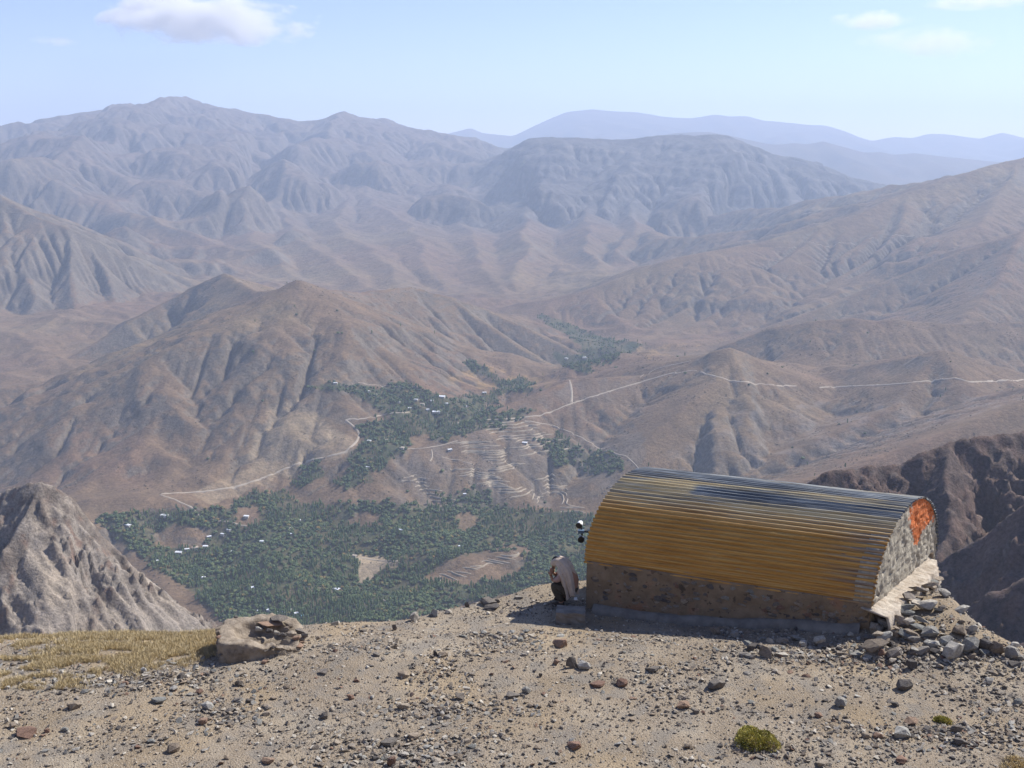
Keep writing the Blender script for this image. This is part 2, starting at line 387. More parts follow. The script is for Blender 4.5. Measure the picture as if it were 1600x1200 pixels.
# finer grid: the massif, the valley and the middle ridge
cell = 6.5
X, Y = grid_axes(MX0, MX1, MY0, MY1, cell)
Hm = bilinear(H1, -8800, -200, 20., X, Y).astype(np.float32)
dr, zr = river_field(X, Y, RIVER, RIVER2)
_, near = raise_ridges(X, Y, np.full(X.shape, -5000, np.float32), RIDGES[:24])
edge = np.minimum.reduce([X-MX0, MX1-X, Y-MY0, MY1-Y]); ef = sstep(20, 200, edge)
amp = sstep(5, 160, near)*sstep(20, 140, dr)*ef
Hm += amp*(6*fbm(X/190, Y/190, 4, 61, True) + 2.6*fbm(X/38, Y/38, 3, 62, True))
Hm, A = erode(Hm, cell, 8, .026, diff=.015, fix=(edge < 16))
Hm += ef*sstep(.4, .75, np.hypot(*np.gradient(Hm, cell)))*4.*fbm(X/32, Y/32, 3, 66, True)
HM, XM, YM = Hm, X, Y
def ground_h(x, y): return bilinear(HM, MX0, MY0, cell_m, np.asarray(x, float), np.asarray(y, float))
cell_m = cell
def hit(px, py, y0=1760., y1=5300., step=6.):
    """where the line of sight through a pixel of the photograph meets the middle terrain"""
    d = ray(px, py); ys = np.arange(y0, y1, step); t = ys/d[1]
    xs = d[0]*t; zs = d[2]*t+CZ; g = ground_h(xs, ys); k = np.nonzero(zs < g)[0]
    if len(k) == 0: return None
    i = k[0]; return np.array([xs[i], ys[i], g[i]])
col, slM = rock_colour(X, Y, Hm, A, cell)
PX, PY = to_px(X, Y, Hm); _j = 20*fbm(X/55, Y/70, 3, 70); PX = PX+_j; PY = PY+.5*_j
FOREST = [
 [(150,812),(210,800),(300,797),(335,800),(400,768),(440,765),(470,790),(540,786),(610,786),(700,792),(780,790),(860,800),(905,800),(945,812),(945,905),(870,915),(800,925),(700,955),(560,985),(440,990),(360,978),(300,925),(230,880),(190,845)],
 [(520,750),(556,738),(545,715),(570,690),(560,668),(590,652),(640,640),(700,640),(745,628),(700,668),(650,686),(620,715),(585,745),(540,765)],
 [(478,606),(520,600),(560,606),(640,600),(700,622),(755,618),(800,606),(760,636),(690,650),(610,652),(580,632),(545,612)],
 [(725,566),(760,572),(775,590),(740,584)], [(770,592),(830,596),(825,612),(780,610)],
 [(840,492),(872,498),(920,520),(965,532),(1010,538),(985,548),(955,556),(940,572),(905,572),(885,560),(915,548),(885,522),(850,506)],
 [(915,715),(950,705),(985,730),(940,745),(905,735)], [(455,755),(500,715),(505,735),(470,765)], [(690,775),(760,760),(780,790),(700,800)],
 [(840,690),(880,680),(930,720),(870,730)], [(655,665),(700,640),(840,640),(790,668),(680,690)],
 [(855,545),(905,560),(925,580),(880,575)]]
BARE = [[(235,832),(285,822),(335,828),(330,845),(275,860),(238,850)], [(535,805),(565,796),(600,808),(590,818),(545,822)], [(552,872),(570,868),(600,872),(622,880),(598,888),(580,905),(566,922),(556,905),(562,890)],
 [(690,880),(740,862),(830,850),(815,900),(740,915),(655,905)], [(712,806),(740,800),(752,815),(722,838)], [(370,796),(400,790),(410,815),(385,830),(362,815)]]
FIELD = np.zeros(X.shape, np.float32)
for pl in FOREST: FIELD = np.maximum(FIELD, in_poly(PX, PY, pl).astype(np.float32))
for pl in BARE: FIELD[in_poly(PX, PY, pl)] = 0
n = fbm(X/60, Y/60, 3, 71)
col = lerp3(col, [.06, .075, .038], FIELD*np.clip(.72+.5*n, 0, 1))
gold = in_poly(PX, PY, [(690,590),(760,570),(840,590),(880,600),(800,620),(730,612)]).astype(np.float32)+in_poly(PX, PY, [(990,545),(1060,535),(1100,540),(1010,560)])
col = lerp3(col, [.30, .20, .09], np.clip(gold, 0, 1)*sstep(-.2, .3, n)*.6*(1-FIELD))
pale = in_poly(PX, PY, [(425,640),(470,625),(520,670),(560,690),(545,710),(440,745),(330,790),(300,770),(380,730)]).astype(np.float32)
col = lerp3(col, [.34, .27, .18], pale*(.4+.3*n))
grey = in_poly(PX, PY, [(1040,690),(1130,640),(1330,630),(1500,620),(1600,620),(1500,660),(1200,740),(1040,735)]).astype(np.float32)
col = lerp3(col, [.27, .26, .25], grey*sstep(-.2, .4, n)*.25)
spur = in_poly(PX, PY, [(560,790),(640,712),(740,658),(890,598),(1000,590),(1010,740),(860,790),(700,800)]).astype(np.float32); col = lerp3(col, [.155,.135,.115], spur*sstep(-.3, .4, fbm(X/60+Y/200, Y/300, 4, 77))*.65)  # shade on the spur's front face put into the ground colour, in streaks
clf = in_poly(PX, PY, BARE[2]).astype(np.float32); col = lerp3(col, [.40, .33, .23], clf*.6)
for g in (0, 5): pass
wedge = np.abs(X) < Y*.62+260
m_mid = terrain_mat('valley_slopes', 9., 90., 3.6, .40)
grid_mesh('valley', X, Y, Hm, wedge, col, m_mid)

# farthest ranges
FAR = []
def far(slope, *p): FAR.append(([P3(*q) for q in p], slope, 9000, slope, None))
far(.34, (1000,215,17000), (1060,206,17000), (1110,205,17000), (1150,212,17000), (1185,221,17000), (1215,225,17000), (1240,222,17000), (1262,224,17000), (1285,219,17000), (1310,226,17000), (1350,237,17000), (1375,236,17000), (1395,241,17000), (1430,238,17000), (1470,243,17000), (1540,250,17000), (1700,262,17000))
far(.36, (1285,219,17000), (1310,260,16000), (1330,290,15300))
far(.30, (300,240,26000), (640,215,26000), (700,208,26000), (735,199,26000), (755,207,26000), (800,212,26000), (830,198,26000), (855,186,26000), (885,174,26000), (925,170,26000), (960,173,26000), (1000,175,26000), (1040,182,26000), (1080,184,26000), (1115,178,26000), (1140,181,26000), (1165,180,26000), (1195,188,26000), (1225,190,26000), (1260,194,26000), (1290,195,26000), (1320,204,26000), (1345,214,26000), (1362,219,26000), (1400,213,26000), (1425,215,26000), (1450,208,26000), (1480,209,26000), (1530,216,26000), (1565,206,26000), (1590,212,26000), (1640,222,26000), (1750,215,26000))
far(.30, (0,215,21000), (-300,225,21000))
X, Y = grid_axes(-16000, 17000, 14000, 29000, 70.)
H, near = raise_ridges(X, Y, (np.full(X.shape, -900.)+60*fbm(X/2000, Y/2000, 3, 81)).astype(np.float32), FAR)
H += sstep(60, 1200, near)*(120*fbm(X/1700, Y/1700, 4, 82, True)-40) + 14*fbm(X/320, Y/320, 3, 83)
H, A = erode(H, 70., 8, .02, diff=.02)
col, sl = rock_colour(X, Y, H, A, 70.)
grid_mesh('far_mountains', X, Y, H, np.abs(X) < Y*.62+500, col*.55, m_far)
# ------------------------------------------------------------------ the two near crags
def crag(name, x0, x1, y0, y1, cell, ridges, seed, tint, amp=1., gully=(.5, .85)):
    X, Y = grid_axes(x0, x1, y0, y1, cell)
    H, near = raise_ridges(X, Y, np.full(X.shape, -900., np.float32), ridges, vary=.05)
    a = sstep(0, 40, near)*.8+.2
    # ribs of rock standing out of the scree, running obliquely down the slope
    ca, sa = gully; U = X*ca+Y*sa; V = -X*sa+Y*ca
    wob = 14*fbm(X/50, Y/50, 3, seed+9)
    rib = fbm((U+wob)/20, (V+wob)/110, 4, seed, True, .6)
    msk = sstep(-.12, .3, fbm(X/80, Y/80, 4, seed+5)+.3*sstep(70, 0, near)+.35*(rib-.3))
    rock = fbm(X/17+.02*wob, Y/17, 5, seed+2, True, .62)
    H = H + amp*a*((rib-.55)*9 + msk*((rock-.5)*13 + 1.2*(rock > .62) + (fbm((U+wob)/7, V/30, 3, seed+12, True)-.3)*3)) + (1-msk)*a*1.2*(fbm((U+wob)/9, V/160, 3, seed+6, True)-.3)
    H, A = erode(H, cell, 2, .012, diff=.0)
    gy, gx = np.gradient(H, cell); sl = np.hypot(gx, gy)
    n = fbm(X/40, Y/40, 4, seed+7); n2 = fbm(X/8, Y/8, 3, seed+8)
    c = np.ones(X.shape+(3,), np.float32)*np.array(tint[0])
    c = lerp3(c, tint[1], sstep(-.1, .4, n)*.8)
    c = lerp3(c, tint[2], sstep(.3, .8, msk)*sstep(-.3, .3, n2+n))
    c = lerp3(c, tint[3], sstep(.2, .5, n2-.3*n)*msk*.7)
    return grid_mesh(name, X, Y, H, H > -560, c, m_crag)
m_crag = terrain_mat('crag_rock', 2.2, 14., 1.3, .42)
def RR(slope, *p, west=None, far=None): return ([P3(*q) for q in p], slope, 900, west or slope, far)
crag('rocky_spur', -620, -180, 430, 980, 1.7, [
  RR(1.12, (-300,640,780), (-150,715,790), (-60,750,800), (0,768,800), (35,757,800), (62,750,800), (90,762,805), (115,780,810), (140,812,812), (160,838,820), far=1.45),
  RR(1.05, (150,866,815), (185,893,820)),
  RR(1.0, (-40,758,800), (-75,860,750), (-115,980,700), far=1.4),
  RR(1.3, (62,754,800), (40,800,775), (0,870,745), far=1.6)],
  101, [(.255,.225,.195), (.31,.265,.215), (.16,.135,.115), (.23,.155,.12)], 1.0)
crag('crag_slope', 120, 760, 330, 1060, 2.2, [
  RR(.80, (1800,640,760), (1680,655,750), (1600,672,740), (1560,678,735), (1520,684,730), (1485,688,730), (1460,700,728), (1435,708,726), (1410,725,724), (1340,731,720), (1290,737,716), (1262,755,712), (1220,800,705), (1160,880,700), (1080,980,700), west=1.0),
  RR(.95, (1485,688,730), (1475,750,690), (1490,820,655), (1462,870,630), west=1.1),
  RR(.95, (1340,731,720), (1385,790,680), (1400,850,650)),
  RR(.75, (1800,700,540), (1680,742,545), (1600,788,550), (1540,835,560), (1490,862,565), (1440,900,575)),
  RR(.80, (1800,860,430), (1700,880,430), (1600,905,435), (1540,930,440), (1500,960,445), (1450,1010,455))],
  201, [(.135,.098,.085), (.17,.13,.11), (.10,.08,.075), (.18,.15,.13)], 1.5, (.6, .8))
# ------------------------------------------------------------------ the summit ground in front
EDGE = [(-400,990,-.35), (-100,987,-.35), (0,987,-.35), (350,989,-.38), (420,982,-.40), (500,977,-.42), (620,970,-.45), (700,956,-.48), (770,938,-.5), (830,920,-.5), (870,912,-.5), (930,905,-.5), (1300,900,-.3), (1480,955,0), (1530,1000,.02), (1600,1026,0), (1720,1048,0), (2000,1070,0)]
EP = np.array([at_z(*e) for e in EDGE])
def g_h(x, y):
    x = np.asarray(x, float); y = np.asarray(y, float)
    z = -.5*sstep(14.3, 17.2, y)*sstep(6.5, 3, x)
    z = z - .10*sstep(-3, -7, x)*sstep(13.2, 15, y)
    z = z + .56*np.maximum(0, 10.7-y)
    ye = np.interp(x, EP[:, 0], EP[:, 1]) + .12*perlin(x/1.1, x*0+3.3, 301) + .05*perlin(x/.3, x*0+9.3, 302)
    d = np.maximum(0, y-ye); z = z - .95*d*d/(d+.5)
    mx, my = (x-7.35)/1.15, (y-15.75)/1.25
    z = z + .34*np.exp(-(mx*mx+my*my))                              # rubble bank at the hut's right end
    z = z + .05*fbm(x/2.2, y/2.2, 3, 303) + .012*fbm(x/.35, y/.35, 3, 306)
    return z
def gpt(px, py):
    d = ray(px, py); t0, t1 = 8., 26.; lo = t0
    for t in np.linspace(t0, t1, 200):
        if d[2]*t+CZ < g_h(d[0]*t, d[1]*t): break
        lo = t
    hi = t
    for _ in range(20):
        m = (lo+hi)/2
        if d[2]*m+CZ < g_h(d[0]*m, d[1]*m): hi = m
        else: lo = m
    return np.array([d[0]*hi, d[1]*hi, float(g_h(d[0]*hi, d[1]*hi))]), hi     # hi = depth
X, Y = grid_axes(-17, 17, -4, 10, .2); Z = g_h(X, Y)
m = NT('gravelly_earth', 1, .1)
pos = m.coord()
c = m.ramp(m.noise(.9, 5, rough=.6), [(.3, (.175, .14, .10)), (.5, (.245, .20, .148)), (.72, (.32, .275, .21))])
v1 = m.n('ShaderNodeTexVoronoi'); v1.inputs['Scale'].default_value = 38; m.l(pos, v1.inputs['Vector'])
peb = m.ramp(m.noise(45, 2), [(.35, (.12, .10, .085)), (.5, (.26, .22, .175)), (.68, (.44, .40, .34))])
c = m.mix(m.maprange(v1.outputs['Distance'], .45, .2), c, peb)
c = m.mix(m.maprange(m.noise(2.3, 4), .48, .62, 0, .65), c, (.185, .17, .15))
c = m.mix(m.maprange(m.noise(.5, 3), .48, .66, 0, .5), c, (.31, .235, .145))
m.color(c); m.bump(v1.outputs['Distance'], .8, -.012); m.bump(m.noise(70, 3), .8, .008)
m_earth = m.m
idx = np.arange(X.size).reshape(X.shape)
def grid_faces(ny, nx):
    i = np.arange(ny*nx).reshape(ny, nx)
    return np.stack([i[:-1, :-1].ravel(), i[:-1, 1:].ravel(), i[1:, 1:].ravel(), i[1:, :-1].ravel()], 1)
v = np.stack([X.ravel(), Y.ravel(), Z.ravel()], 1)
tag(link_mesh('ground', mesh_np('ground', v, grid_faces(*X.shape)), m_earth), kind='structure')
X, Y = grid_axes(-17, 17, 10, 26, .06); Z = g_h(X, Y)+.006*perlin(X/.08, Y/.08, 309)
Z[0] = np.interp(X[0], np.arange(-17, 17.1, .2), g_h(np.arange(-17, 17.1, .2), np.full(171, 10.)))
v = np.stack([X.ravel(), Y.ravel(), Z.ravel()], 1)
tag(link_mesh('summit_ground', mesh_np('summit_ground', v, grid_faces(*X.shape)), m_earth), kind='structure')

# ------------------------------------------------------------------ stone materials and shapes
def stone_mat(name, a, b, c_, sc=9, vary=True):
    m = NT(name, .92, .25)
    k = m.n('ShaderNodeObjectInfo').outputs['Random'] if vary else m.noise(1.2, 2)
    base = m.ramp(k, [(.1, a), (.5, b), (.95, c_)])
    n = m.ramp(m.noise(sc, 5, rough=.65), [(.3, .62), (.7, 1.3)])
    m.color(m.mix(1, base, n, 'MULTIPLY')); m.bump(m.noise(sc*2.5, 5, rough=.7), .7, .02)
    return m.m
SM = dict(slate=stone_mat('slate_stone', (.10, .09, .085), (.155, .14, .125), (.19, .165, .14)),
          tan=stone_mat('tan_stone', (.22, .18, .14), (.28, .225, .17), (.33, .28, .22)),
          pale=stone_mat('pale_stone', (.33, .32, .29), (.42, .40, .36), (.38, .34, .28)),
          red=stone_mat('reddish_stone', (.19, .12, .09), (.26, .165, .12), (.30, .21, .15)),
          grey=stone_mat('grey_stone', (.20, .20, .185), (.27, .26, .235), (.24, .21, .18)),
          gravel=stone_mat('gravel_stone', (.20, .17, .14), (.33, .285, .23), (.52, .475, .40)))
def stone_mesh(name, seed, n=13, flat=1.):
    r = random.Random(seed); bm = bmesh.new()
    for i in range(n):
        a = r.uniform(0, 6.283); z = r.uniform(-1, 1); q = math.sqrt(1-z*z*.8)
        bm.verts.new((q*math.cos(a)*.5*r.uniform(.8, 1.05), q*math.sin(a)*.5*r.uniform(.8, 1.05), z*.5*flat))
    bmesh.ops.convex_hull(bm, input=bm.verts)
    for v in [v for v in bm.verts if not v.link_faces]: bm.verts.remove(v)
    bmesh.ops.bevel(bm, geom=bm.edges[:], offset=.014, segments=1, affect='EDGES')
    if n >= 11:
        bmesh.ops.triangulate(bm, faces=bm.faces[:]); bmesh.ops.subdivide_edges(bm, edges=[e for e in bm.edges if e.calc_length() > .16], cuts=1)
        for v in bm.verts: v.co += Vector((r.uniform(-1, 1), r.uniform(-1, 1), r.uniform(-1, 1)))*.017
    me = bpy.data.meshes.new(name); bm.to_mesh(me); bm.free(); return me
SHAPES = {}
def stone_shape(tone, k):
    if (tone, k) not in SHAPES:
        me = stone_mesh('stone', 500+k*7, 13+k % 7); me.materials.append(SM[tone]); SHAPES[tone, k] = me
    return SHAPES[tone, k]
def stone(p, size, tone, seed, name='stone', sink=.25, tilt=.35):
    """p on the ground, size = (length, depth, height)"""
    r = random.Random(seed)
    o = bpy.data.objects.new(name, stone_shape(tone, r.randrange(14))); C.objects.link(o)
    o.scale = size; o.rotation_euler = (r.uniform(-tilt, tilt), r.uniform(-tilt, tilt), r.uniform(-.5, .5)+(math.pi if r.random() < .5 else 0))
    o.location = (p[0], p[1], p[2]+size[2]*(.5-sink)); return o

def scatter(name, pts, rot, scl, protos, kind='stuff', idxs=None, mat=None):
    """one object that repeats the prototype meshes at the given points"""
    col = bpy.data.collections.new(name+'_shapes')
    for k, me in enumerate(protos):
        o = bpy.data.objects.new('%s_shape_%02d' % (name, k), me); col.objects.link(o)
    me = bpy.data.meshes.new(name); n = len(pts)
    me.vertices.add(n); me.vertices.foreach_set('co', np.asarray(pts, np.float32).ravel())
    for nm, ty, data in (('rot', 'FLOAT_VECTOR', rot), ('scl', 'FLOAT_VECTOR', scl)):
        a = me.attributes.new(nm, ty, 'POINT'); a.data.foreach_set('vector', np.asarray(data, np.float32).ravel())
    a = me.attributes.new('idx', 'INT', 'POINT')
    a.data.foreach_set('value', np.asarray(idxs if idxs is not None else rng.integers(0, len(protos), n), np.int32))
    o = bpy.data.objects.new(name, me); C.objects.link(o)
    g = bpy.data.node_groups.new(name, 'GeometryNodeTree')
    g.interface.new_socket('Geometry', in_out='INPUT', socket_type='NodeSocketGeometry')
    g.interface.new_socket('Geometry', in_out='OUTPUT', socket_type='NodeSocketGeometry')
    gi = g.nodes.new('NodeGroupInput'); go = g.nodes.new('NodeGroupOutput'); ip = g.nodes.new('GeometryNodeInstanceOnPoints')
    ci = g.nodes.new('GeometryNodeCollectionInfo'); ci.inputs['Collection'].default_value = col
    ci.inputs['Separate Children'].default_value = True; ci.inputs['Reset Children'].default_value = True
    def at(nm, ty):
        q = g.nodes.new('GeometryNodeInputNamedAttribute'); q.data_type = ty; q.inputs['Name'].default_value = nm; return q.outputs[0]
    e2r = g.nodes.new('FunctionNodeEulerToRotation')
    L = g.links.new
    L(gi.outputs[0], ip.inputs['Points']); L(ci.outputs[0], ip.inputs['Instance']); ip.inputs['Pick Instance'].default_value = True
    L(at('idx', 'INT'), ip.inputs['Instance Index']); L(at('rot', 'FLOAT_VECTOR'), e2r.inputs[0]); L(e2r.outputs[0], ip.inputs['Rotation'])
    L(at('scl', 'FLOAT_VECTOR'), ip.inputs['Scale']); L(ip.outputs[0], go.inputs[0])
    md = o.modifiers.new('scatter', 'NODES'); md.node_group = g
    o['kind'] = kind; return o

# ------------------------------------------------------------------ gravel
HB, HC = np.array([1.40, 17.28, .42]), np.array([5.97, 15.33, .50])           # the hut's front springing line, left and right end
HU = np.array([math.sin(math.radians(41)), math.cos(math.radians(41)), 0])*1.55; HH = 1.40
def under_hut(x, y):
    a = HC[:2]-HB[:2]; b = 2*HU[:2]; det = a[0]*b[1]-a[1]*b[0]; px = x-HB[0]; py = y-HB[1]
    s = (px*b[1]-py*b[0])/det; t = (a[0]*py-a[1]*px)/det
    return (s > 0) & (s < 1) & (t > .04) & (t < 1)
RUBBLE = [(210,1062,130,18,1.), (350,1110,60,22,.9), (690,1110,90,14,.9), (640,1180,110,28,1.), (1300,1020,170,16,1.), (1480,1030,150,22,1.), (1450,1150,120,18,.8), (790,998,60,8,.7), (560,1010,60,10,.5), (60,1020,80,18,.7), (1180,1175,60,12,.4), (1560,1150,70,18,.6)]
n = 210000
gx = rng.uniform(-12.5, 12.5, n); gy = rng.uniform(10.4, 18.6, n)
gz = g_h(gx, gy); px, py = to_px(gx, gy, gz)
dens = .24+.60*sstep(-.15, .45, fbm(gx/1.6, gy/.8, 4, 311))
for cx, cy, rx, ry, k in RUBBLE: dens = dens + k*np.exp(-((px-cx)/rx)**2-((py-cy)/ry)**2)
grassy = in_poly(px, py, [(-50,980),(350,980),(352,1005),(300,1030),(200,1050),(110,1075),(0,1085),(-50,1085)])
dens = np.where(grassy, dens*.45, dens)
ok = (rng.random(n) < dens) & (px > -60) & (px < 1660) & ~under_hut(gx, gy)
gx, gy, gz, dens = gx[ok], gy[ok], gz[ok], dens[ok]; n = len(gx)
sz = .010 + .016*rng.random(n)**2 + .05*rng.random(n)**9*(.6+dens)
sc = np.stack([sz*rng.uniform(.8, 1.5, n), sz*rng.uniform(.7, 1.2, n), sz*rng.uniform(.35, .8, n)], 1)*1.15
GP = []
for k in range(8):
    me = stone_mesh('pebble', 900+k, 9); me.materials.append(SM['gravel']); GP.append(me)
for k in range(3):
    me = stone_mesh('pebble', 930+k, 9); me.materials.append(SM['tan']); GP.append(me)
for k in range(3):
    me = stone_mesh('pebble', 940+k, 9); me.materials.append(SM['slate']); GP.append(me)
o = scatter('gravel', np.stack([gx, gy, gz+sz*.18], 1), np.stack([rng.uniform(-.5, .5, n), rng.uniform(-.5, .5, n), rng.uniform(0, 6.28, n)], 1), sc, GP)
tag(o, 'fine grey and tan gravel strewn over the bare summit')
# coarser shards in the rubble patches
cand = []
for cx, cy, rx, ry, k in RUBBLE:
    for _ in range(int(260*k*rx/90)):
        cand.append((rng.normal(cx, rx*.75), rng.normal(cy, ry*.8)))
for _ in range(1500): cand.append((rng.uniform(-20, 1620), rng.uniform(975, 1200)))
P = []
for x, y in cand:
    d = ray(x, y); t = CZ/-d[2]; P.append((d[0]*t, d[1]*t))
P = np.array(P); gz = g_h(P[:, 0], P[:, 1]); k = ~under_hut(P[:, 0], P[:, 1]) & (P[:, 1] < 18) & (gz > -1.5); P, gz = P[k], gz[k]; n = len(P)
sz = .032+.075*rng.random(n)**2.5
sc = np.stack([sz*rng.uniform(.9, 1.7, n), sz*rng.uniform(.7, 1.2, n), sz*rng.uniform(.25, .7, n)], 1)
SP = []
for k, tn in enumerate(['grey', 'gravel', 'tan', 'slate', 'pale', 'grey', 'tan', 'gravel', 'red', 'grey']):
    me = stone_mesh('shard', 960+k, 10); me.materials.append(SM[tn]); SP.append(me)
o = scatter('rubble_shards', np.stack([P[:, 0], P[:, 1], gz+sz*.15], 1), np.stack([rng.uniform(-.5, .5, n), rng.uniform(-.5, .5, n), rng.uniform(0, 6.28, n)], 1), sc, SP)
tag(o, 'small broken stone shards lying in loose grey patches on the gravel')

# ------------------------------------------------------------------ single stones one can point to: px, py of the foot, width px, height/width, tone, label
LOOSE = [
 (681,1025,9,1.9,'slate',"upright dark pointed stone beside a flat tan slab, middle of the gravel"),
 (692,1025,18,.45,'tan',"flat tan slab leaning on the upright dark pointed stone"),
 (876,1010,27,.55,'red',"notched reddish-brown stone just in front of the hut's shadow"),
 (893,1044,22,.95,'slate',"blocky dark brown stone touching a pale grey wedge, below the notched stone"),
 (913,1044,24,.55,'pale',"pale grey wedge leaning against the blocky dark brown stone"),
 (870,1038,11,.9,'red',"small reddish stone left of the blocky dark brown stone"),
 (933,1071,26,.34,'red',"thin dark reddish slab, left of two slabs in front of the hut"),
 (972,1071,22,.5,'red',"tilted dark reddish slab, right of two slabs in front of the hut"),
 (631,1058,20,.5,'tan',"rounded tan stone with a dark shadow left of the bare middle patch"),
 (719,1092,18,.7,'slate',"grey-brown block at the left end of a streak of rubble"),
 (802,1088,26,.35,'slate',"long low dark stone on the right of the rubble streak"),
 (822,1082,16,.6,'grey',"grey stone at the tip of the long low dark stone"),
 (547,1092,14,.6,'red',"rust-coloured stone on open gravel, left of the bare middle patch"),
 (631,1107,24,.35,'tan',"flat brownish stone above the large bottom rubble patch"),
 (616,985,9,1.5,'slate',"little upright dark stone near the plateau rim"),
 (567,987,14,.4,'slate',"small flat dark stone near the plateau rim"),
 (648,970,20,.75,'pale',"pale grey block sitting on the plateau rim"),
 (678,963,16,.8,'pale',"pale upright stone on the rim right of the pale grey block"),
 (585,970,11,.8,'grey',"small grey stone standing on the rim left of the pale grey block"),
 (766,936,24,.42,'slate',"top slab of the dark layered pile on the rim"),
 (764,944,30,.4,'slate',"middle slab of the dark layered pile on the rim"),
 (768,951,28,.35,'slate',"bottom slab of the dark layered pile on the rim"),
 (816,922,26,.6,'tan',"squat tan boulder on the rim left of the crouching person"),
 (844,913,26,.35,'grey',"flat grey boulder on the rim next to the crouching person"),
 (793,925,20,.45,'tan',"low tan stone on the rim left of the squat boulder"),
 (730,948,9,1.0,'slate',"little dark stone just below the layered pile"),
 (606,1163,30,.45,'slate',"big slate slab in the bottom middle rubble patch"),
 (646,1152,22,.5,'tan',"tan slab right of the big slate slab in the bottom rubble"),
 (612,1195,18,.9,'red',"dark reddish block at the very bottom of the rubble patch"),
 (898,1168,26,.4,'red',"low rust-brown stone alone near the bottom middle"),
 (506,1052,16,.6,'grey',"pale-topped grey stone between the masonry ring and the bare patch"),
 (507,1122,16,.6,'slate',"dark rounded stone left of centre, below the pale-topped grey one"),
 (42,1149,38,.36,'red',"broad brown slab at the lower left of the picture"),
 (22,1136,16,.5,'tan',"tan stone just above the broad brown slab"),
 (74,1144,12,.5,'red',"small reddish stone at the right end of the broad brown slab"),
 (216,1169,11,.7,'red',"small russet stone on bare gravel at the lower left"),
 (272,1173,24,.5,'tan',"wedge-shaped tan stone right of the small russet stone"),
 (420,1190,26,.34,'red',"flat dark red stone at the bottom, left of centre"),
 (284,1059,16,.5,'slate',"dark lump at the edge of the grey rubble band, left"),
 (272,1078,15,.5,'pale',"whitish stone with a dark top under the grey rubble band"),
 (414,1036,13,.45,'red',"little rust stone in front of the masonry ring"),
 (373,1070,15,.6,'slate',"dark stone pair half buried on the left gravel"),
 (312,1083,14,.5,'red',"reddish stone above the small left rubble patch"),
 (388,1096,12,.55,'slate',"dark stone at the top right of the small left rubble patch"),
 (318,1130,20,.5,'red',"dark reddish slab under the small left rubble patch"),
 (324,1107,22,.5,'pale',"whitish slab in the middle of the small left rubble patch"),
 (119,1173,14,.5,'pale',"pale chip alone at the lower left"),
 (116,1106,24,.5,'tan',"tan pointed stone on the left gravel above the pale chip"),
 (225,1050,12,.7,'pale',"bright pale stone in the grey rubble band"),
 (248,1095,28,.3,'grey',"flat grey-green slab level with the left gravel"),
 (1120,1075,33,.42,'slate',"long dark slate stone on open gravel in front of the hut"),
 (1019,1048,22,.5,'slate',"dark and tan stone left of the long slate stone"),
 (1413,1075,30,.55,'slate',"wedge with a lit right face, in front of the hut's right end"),
 (1313,1102,24,.6,'grey',"grey pyramid-shaped stone midway between hut and shrub"),
 (1279,1120,14,.5,'red',"small dark red stone right above the green shrub"),
 (1544,1067,17,.7,'pale',"pale triangular stone alone on the right gravel"),
 (1590,1101,17,.6,'grey',"grey rounded stone at the right border of the picture"),
 (1407,1151,36,.45,'pale',"largest whitish stone in the lower right rubble"),
 (1352,1152,16,.5,'tan',"tan stone left of the largest whitish stone"),
 (1372,1152,18,.45,'red',"reddish stone between the tan and the largest whitish stone"),
 (1499,1162,24,.5,'slate',"dark stone right of the largest whitish stone, lower of two"),
 (1495,1143,22,.5,'slate',"dark stone right of the largest whitish stone, upper of two"),
 (1424,1130,24,.4,'red',"low orange-brown stone above the largest whitish stone"),
 (1424,1044,22,.8,'slate',"dark brown block in front of the rubble bank"),
 (1195,1028,27,.75,'tan',"big squarish tan boulder, left end of the rubble in front of the hut"),
 (1173,1018,18,.7,'slate',"dark stone leaning behind the big squarish tan boulder"),
 (1280,1007,24,.7,'pale',"bright pale boulder at the edge of the hut's shadow"),
 (1491,1026,42,.62,'pale',"largest pale slab leaning on the rubble bank right of the hut"),
 (1515,1018,34,.8,'grey',"steep grey slab behind the largest pale slab"),
 (1540,1016,26,.9,'slate',"dark pointed boulder on the right rim"),
 (1556,1020,26,.8,'tan',"tan boulder on the right rim beside the dark pointed one"),
 (1580,1027,28,.7,'grey',"greenish-grey boulder, last big one on the right rim"),
 (1519,986,14,1.3,'pale',"small pale upright stone perched on the rubble bank"),
 (1362,1027,26,.6,'slate',"dark lump in the rubble in front of the hut's right corner"),
 (1376,1027,16,.9,'red',"reddish upright piece beside the dark lump in the rubble"),
 (1116,991,19,.75,'tan',"rounded stone in the hut's shadow by the wall foot"),
 (1148,995,19,.5,'grey',"flat stone in the hut's shadow, right of the rounded one"),
 (1067,1105,26,.35,'red',"thin dark red stone below the long slate stone"),
 (1087,1114,14,.5,'slate',"small dark stone under the thin dark red one"),
 (1397,1103,15,.5,'slate',"small slate stone below the wedge with a lit face"),
 (1409,1190,24,.35,'red',"flat red-brown stone at the bottom right"),
 (1283,1195,22,.5,'tan',"tan stone at the very bottom, right of the shrub"),
 (1074,1168,16,.45,'tan',"tan stone left of the shrub"),
 (1212,1166,14,.6,'pale',"light stone at the right foot of the shrub"),
 (1196,1160,10,.7,'pale',"tiny light stone set in front of the shrub"),
 (1122,1110,8,.6,'pale',"tiny pale stone below the long slate stone"),
 (845,1057,7,.8,'slate',"tiny dark stone on the bare patch below the notched stone"),
]
for i, (x, y, w, r_, tone, lab) in enumerate(LOOSE):
    p, dep = gpt(x, y); s = w/(F/dep)
    tag(stone(p, (s*1.05, s*(.75 if r_ < .8 else .6), s*r_*1.15+.01), tone, 40+i, tilt=.12 if r_ < .6 else .2, sink=.18), lab, 'stone')
